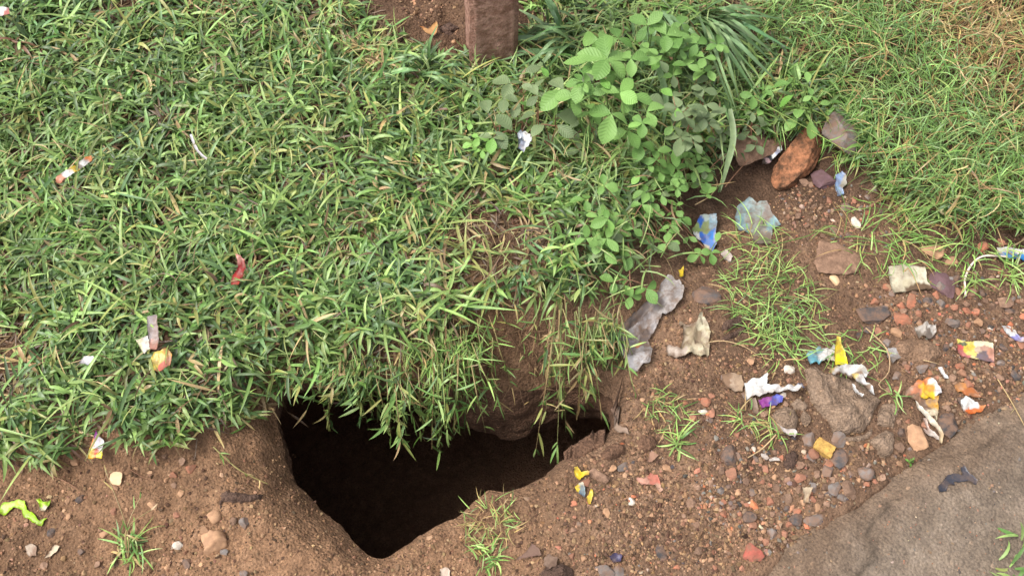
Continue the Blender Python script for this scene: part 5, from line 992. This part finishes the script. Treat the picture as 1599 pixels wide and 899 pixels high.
sheet('printed_piece', 'purple and blue patch', None, [(1184, 624), (1200, 619), (1212, 615), (1223, 620), (1221, 628), (1205, 634), (1190, 638)], [(.2, .6, PUR), (.35, .4, lin(160, 70, 160)), (.6, .5, lin(84, 80, 166)), (.85, .4, lin(90, 96, 190))], M_clean, lift=.008, crumple=.003, parent=r_, cell=2.5)
sheet('brown_tail', 'brown muddy tail', None, [(1166, 620), (1180, 622), (1186, 638), (1184, 648), (1176, 645), (1172, 634)], [(.5, .5, lin(160, 136, 116))], M_muddy, lift=.004, parent=r_, cell=3)
sheet('plastic_chip', 'beige oval chip at the left end of the white rag', 'litter', [(1127, 586), (1140, 582), (1158, 584), (1162, 596), (1160, 610), (1148, 611), (1136, 604), (1129, 596)], [(.4, .5, lin(196, 172, 148)), (.7, .4, lin(186, 160, 134)), (.38, .5, lin(150, 120, 96))], M_paper, cell=3, crumple=.003, lift=.008, thick=.0015)
sheet('paper_scrap', 'white stringy scrap below the rounded cracked clod', 'litter', [(1212, 660), (1222, 664), (1236, 668), (1243, 676), (1240, 684), (1232, 676), (1222, 670)], [(.5, .5, lin(226, 214, 208))], M_paper, cell=2.5, lift=.012, crumple=.005)
def foam_mesh():
    bm = bmesh.new(); bmesh.ops.create_cube(bm, size=2); bmesh.ops.subdivide_edges(bm, edges=bm.edges[:], cuts=7, use_grid_fill=True)
    for v in bm.verts:
        c = v.co.copy(); k = float(fbm(np.array([c.x*1.3+c.z]), np.array([c.y*1.3-c.z]), 1.7, 3, 6)[0]); v.co = c*(1+.07*k)*(1-.05*(c.length-1))
    me = bpy.data.meshes.new('foam'); bm.to_mesh(me); bm.free(); me.materials.append(plain('yellow_foam', lin(190, 156, 84), .85, .15, 90, .25, 1.0, .004, dirt=lin(140, 104, 62), dirt_amt=.8)); return me
put_stone('foam_block', 'yellow crumbly foam block among pebbles near the road', 'foam', 1286, 700, 30, 20, 'cream', -36, thick=.8, mesh=foam_mesh())
r_ = tag(link('torn_wrapper', None, None, ground(908, 755)), 'bright yellow torn wrapper on the near rim right of the pit', 'litter')
sheet('upper_piece', None, None, [(897, 729), (902, 728), (908, 735), (921, 736), (920, 742), (908, 744), (904, 752), (898, 744)], [(.4, .4, YEL), (.8, .5, lin(236, 196, 60))], M_clean, parent=r_, cell=2.5, lift=.008)
sheet('middle_piece', 'yellow with blue-grey print', None, [(897, 762), (904, 754), (910, 752), (913, 764), (913, 776), (907, 772), (900, 768)], [(.3, .5, YEL), (.7, .5, lin(120, 150, 160)), (.7, .1, lin(220, 214, 190)), (.5, .9, lin(90, 120, 140))], M_clean, parent=r_, cell=2.5, lift=.006)
sheet('lower_piece', None, None, [(916, 774), (922, 764), (926, 768), (922, 786), (917, 788)], [(.5, .5, lin(236, 200, 50))], M_clean, parent=r_, cell=2.5)
sheet('paper_scrap', 'crumpled pink torn paper on soil right of the yellow wrapper', 'litter', [(993, 747), (1006, 749), (1016, 740), (1028, 742), (1032, 752), (1036, 764), (1030, 769), (1024, 758), (1010, 758), (1000, 754)], [(.3, .4, lin(216, 160, 140)), (.65, .3, lin(222, 130, 112)), (.85, .8, lin(214, 170, 146))], M_paper, cell=2.5, crumple=.006, lift=.004)
sheet('dead_leaf', 'small tan dead leaf below the thin olive tuft', 'dead leaf', [(1010, 722), (1014, 706), (1020, 704), (1028, 711), (1018, 722)], [(.5, .5, lin(168, 130, 108))], M_paper, cell=2.5, lift=.006, crumple=.002)
sheet('dead_leaf', 'curled grey-brown leaf on the right tip of the pit rim', 'dead leaf', [(950, 652), (956, 650), (964, 660), (980, 668), (983, 676), (968, 674), (956, 668)], [(.5, .5, lin(170, 146, 128)), (.2, .2, lin(130, 104, 88))], M_paper, cell=2.5, lift=.012, crumple=.004)
sheet('dead_leaf', 'triangular brown dead leaf on soil right of the yellowing tuft', 'dead leaf', [(804, 876), (822, 860), (830, 848), (842, 858), (845, 866), (825, 870)], [(.5, .5, lin(132, 104, 92))], M_paper, cell=3, lift=.010, crumple=.002)
sheet('dead_leaf', 'crumpled dead leaf right of the triangular brown one', 'dead leaf', [(848, 872), (858, 866), (870, 872), (866, 886), (854, 890), (846, 884)], [(.4, .4, lin(140, 116, 100)), (.7, .7, lin(110, 88, 76))], M_paper, cell=3, lift=.006, crumple=.006)
sheet('dead_leaf', 'small orange dead leaf on the muddy bank left of the post', 'dead leaf', [(655, 42), (668, 46), (682, 38), (684, 44), (678, 54), (664, 52)], [(.6, .6, lin(200, 150, 96)), (.1, .3, lin(180, 120, 70))], M_paper, cell=2.5, lift=.02, crumple=.002)
sheet('dead_leaf', 'pale yellow leaf at the lower edge of the fine grass', 'dead leaf', [(1464, 330), (1472, 327), (1484, 329), (1482, 334), (1470, 336)], [(.5, .5, lin(222, 210, 160))], M_paper, cell=2.5, lift=.02)
sheet('wrapper_scrap', 'dark blue crumpled film on soil near the bottom edge', 'litter', [(950, 868), (962, 864), (970, 868), (968, 878), (956, 878)], [(.5, .5, lin(56, 50, 80)), (.8, .3, lin(80, 74, 110))], cell=2.5, crumple=.006)
sheet('paper_scrap', 'white scrap cut by the bottom edge below the pit', 'litter', [(686, 888), (698, 885), (702, 890), (699, 906), (688, 906)], [(.5, .5, lin(224, 200, 180))], M_paper, cell=2.5, lift=.004)
sheet('plastic_scrap', 'torn black plastic scrap pressed onto the road', 'litter', [(1464, 760), (1470, 752), (1478, 742), (1490, 739), (1502, 742), (1499, 730), (1504, 726), (1514, 740), (1526, 749), (1523, 757), (1512, 751), (1498, 753), (1488, 752), (1490, 757), (1480, 757), (1477, 767), (1466, 768)], [(.5, .5, lin(64, 64, 74)), (.2, .8, lin(54, 54, 64)), (.8, .3, lin(70, 70, 80))], M_film, lift=.0005, crumple=.0006, curl=.0, cell=3)
sheet('cardboard', 'small pale card piece standing in the gravel above the road edge', 'card', [(1252, 762), (1268, 762), (1264, 774), (1262, 786), (1254, 785), (1256, 774)], [(.4, .4, lin(206, 186, 156)), (.7, .7, lin(180, 150, 120))], M_paper, cell=2.5, lift=.008, thick=.0015)
sheet('paper_scrap', 'thin white roll of paper in the gravel left of the foam block', 'litter', [(1200, 716), (1216, 715), (1217, 719), (1201, 720)], [(.5, .5, lin(224, 216, 208))], M_paper, cell=2.5, lift=.004)
sheet('paper_scrap', 'crinkled white scrap left of the thin white roll', 'litter', [(1186, 708), (1194, 707), (1200, 715), (1196, 718), (1190, 714)], [(.5, .5, lin(220, 208, 198))], M_paper, cell=2.5, lift=.005, crumple=.004)
# bent white straw
P = curve_pts([gl(1508, 462, .004), gl(1507, 435, .008), gl(1518, 412, .01), (gl(1535, 400, .008)), gl(1560, 400, .006), gl(1580, 402, .005)], 24); v, f = tube(P-P[0], .0022, .0018, 6)
tag(link('bent_straw', mesh_np('bent_straw', v, [f], plain('white_string', lin(214, 196, 182), .6)), None, P[0]), 'thin bent white straw curving from the blue and white strip', 'straw')

# ------------------------------------------------------------------ the post
def build_post():
    wd = 0.094; ht = 1.05; n = 5; bm = bmesh.new(); bmesh.ops.create_cube(bm, size=1)
    for v in bm.verts: v.co = Vector((v.co.x*wd, v.co.y*wd*.95, v.co.z*ht+ht/2-.28))
    bmesh.ops.bevel(bm, geom=bm.edges[:], offset=.008, segments=2, affect='EDGES')
    bmesh.ops.subdivide_edges(bm, edges=[e for e in bm.edges if e.calc_length() > .05], cuts=14, use_grid_fill=True)
    for v in bm.verts:
        k = .0045*float(fbm(np.array([v.co.x*1.0+v.co.y]), np.array([v.co.z]), 22, 3, 5)[0]); v.co.x += k*(1 if v.co.x > 0 else -1); v.co.y += k*(1 if v.co.y > 0 else -1)
    me = bpy.data.meshes.new('post'); bm.to_mesh(me); bm.free()
    me.materials.append(plain('weathered_post', lin(166, 130, 115), .9, .2, 60, .3, 1.0, .008, dirt=lin(110, 76, 60), dirt_amt=.75))
    me.polygons.foreach_set('use_smooth', [True]*len(me.polygons)); p = ground(768, 108)
    o = link('post', me, None, (p[0], p[1]+wd*.5, float(H(p[0], p[1])))); o.rotation_euler = (0, 0, math.radians(9))
    tag(o, 'square brown weathered post rising out of the turf at the top edge', 'post')
build_post()
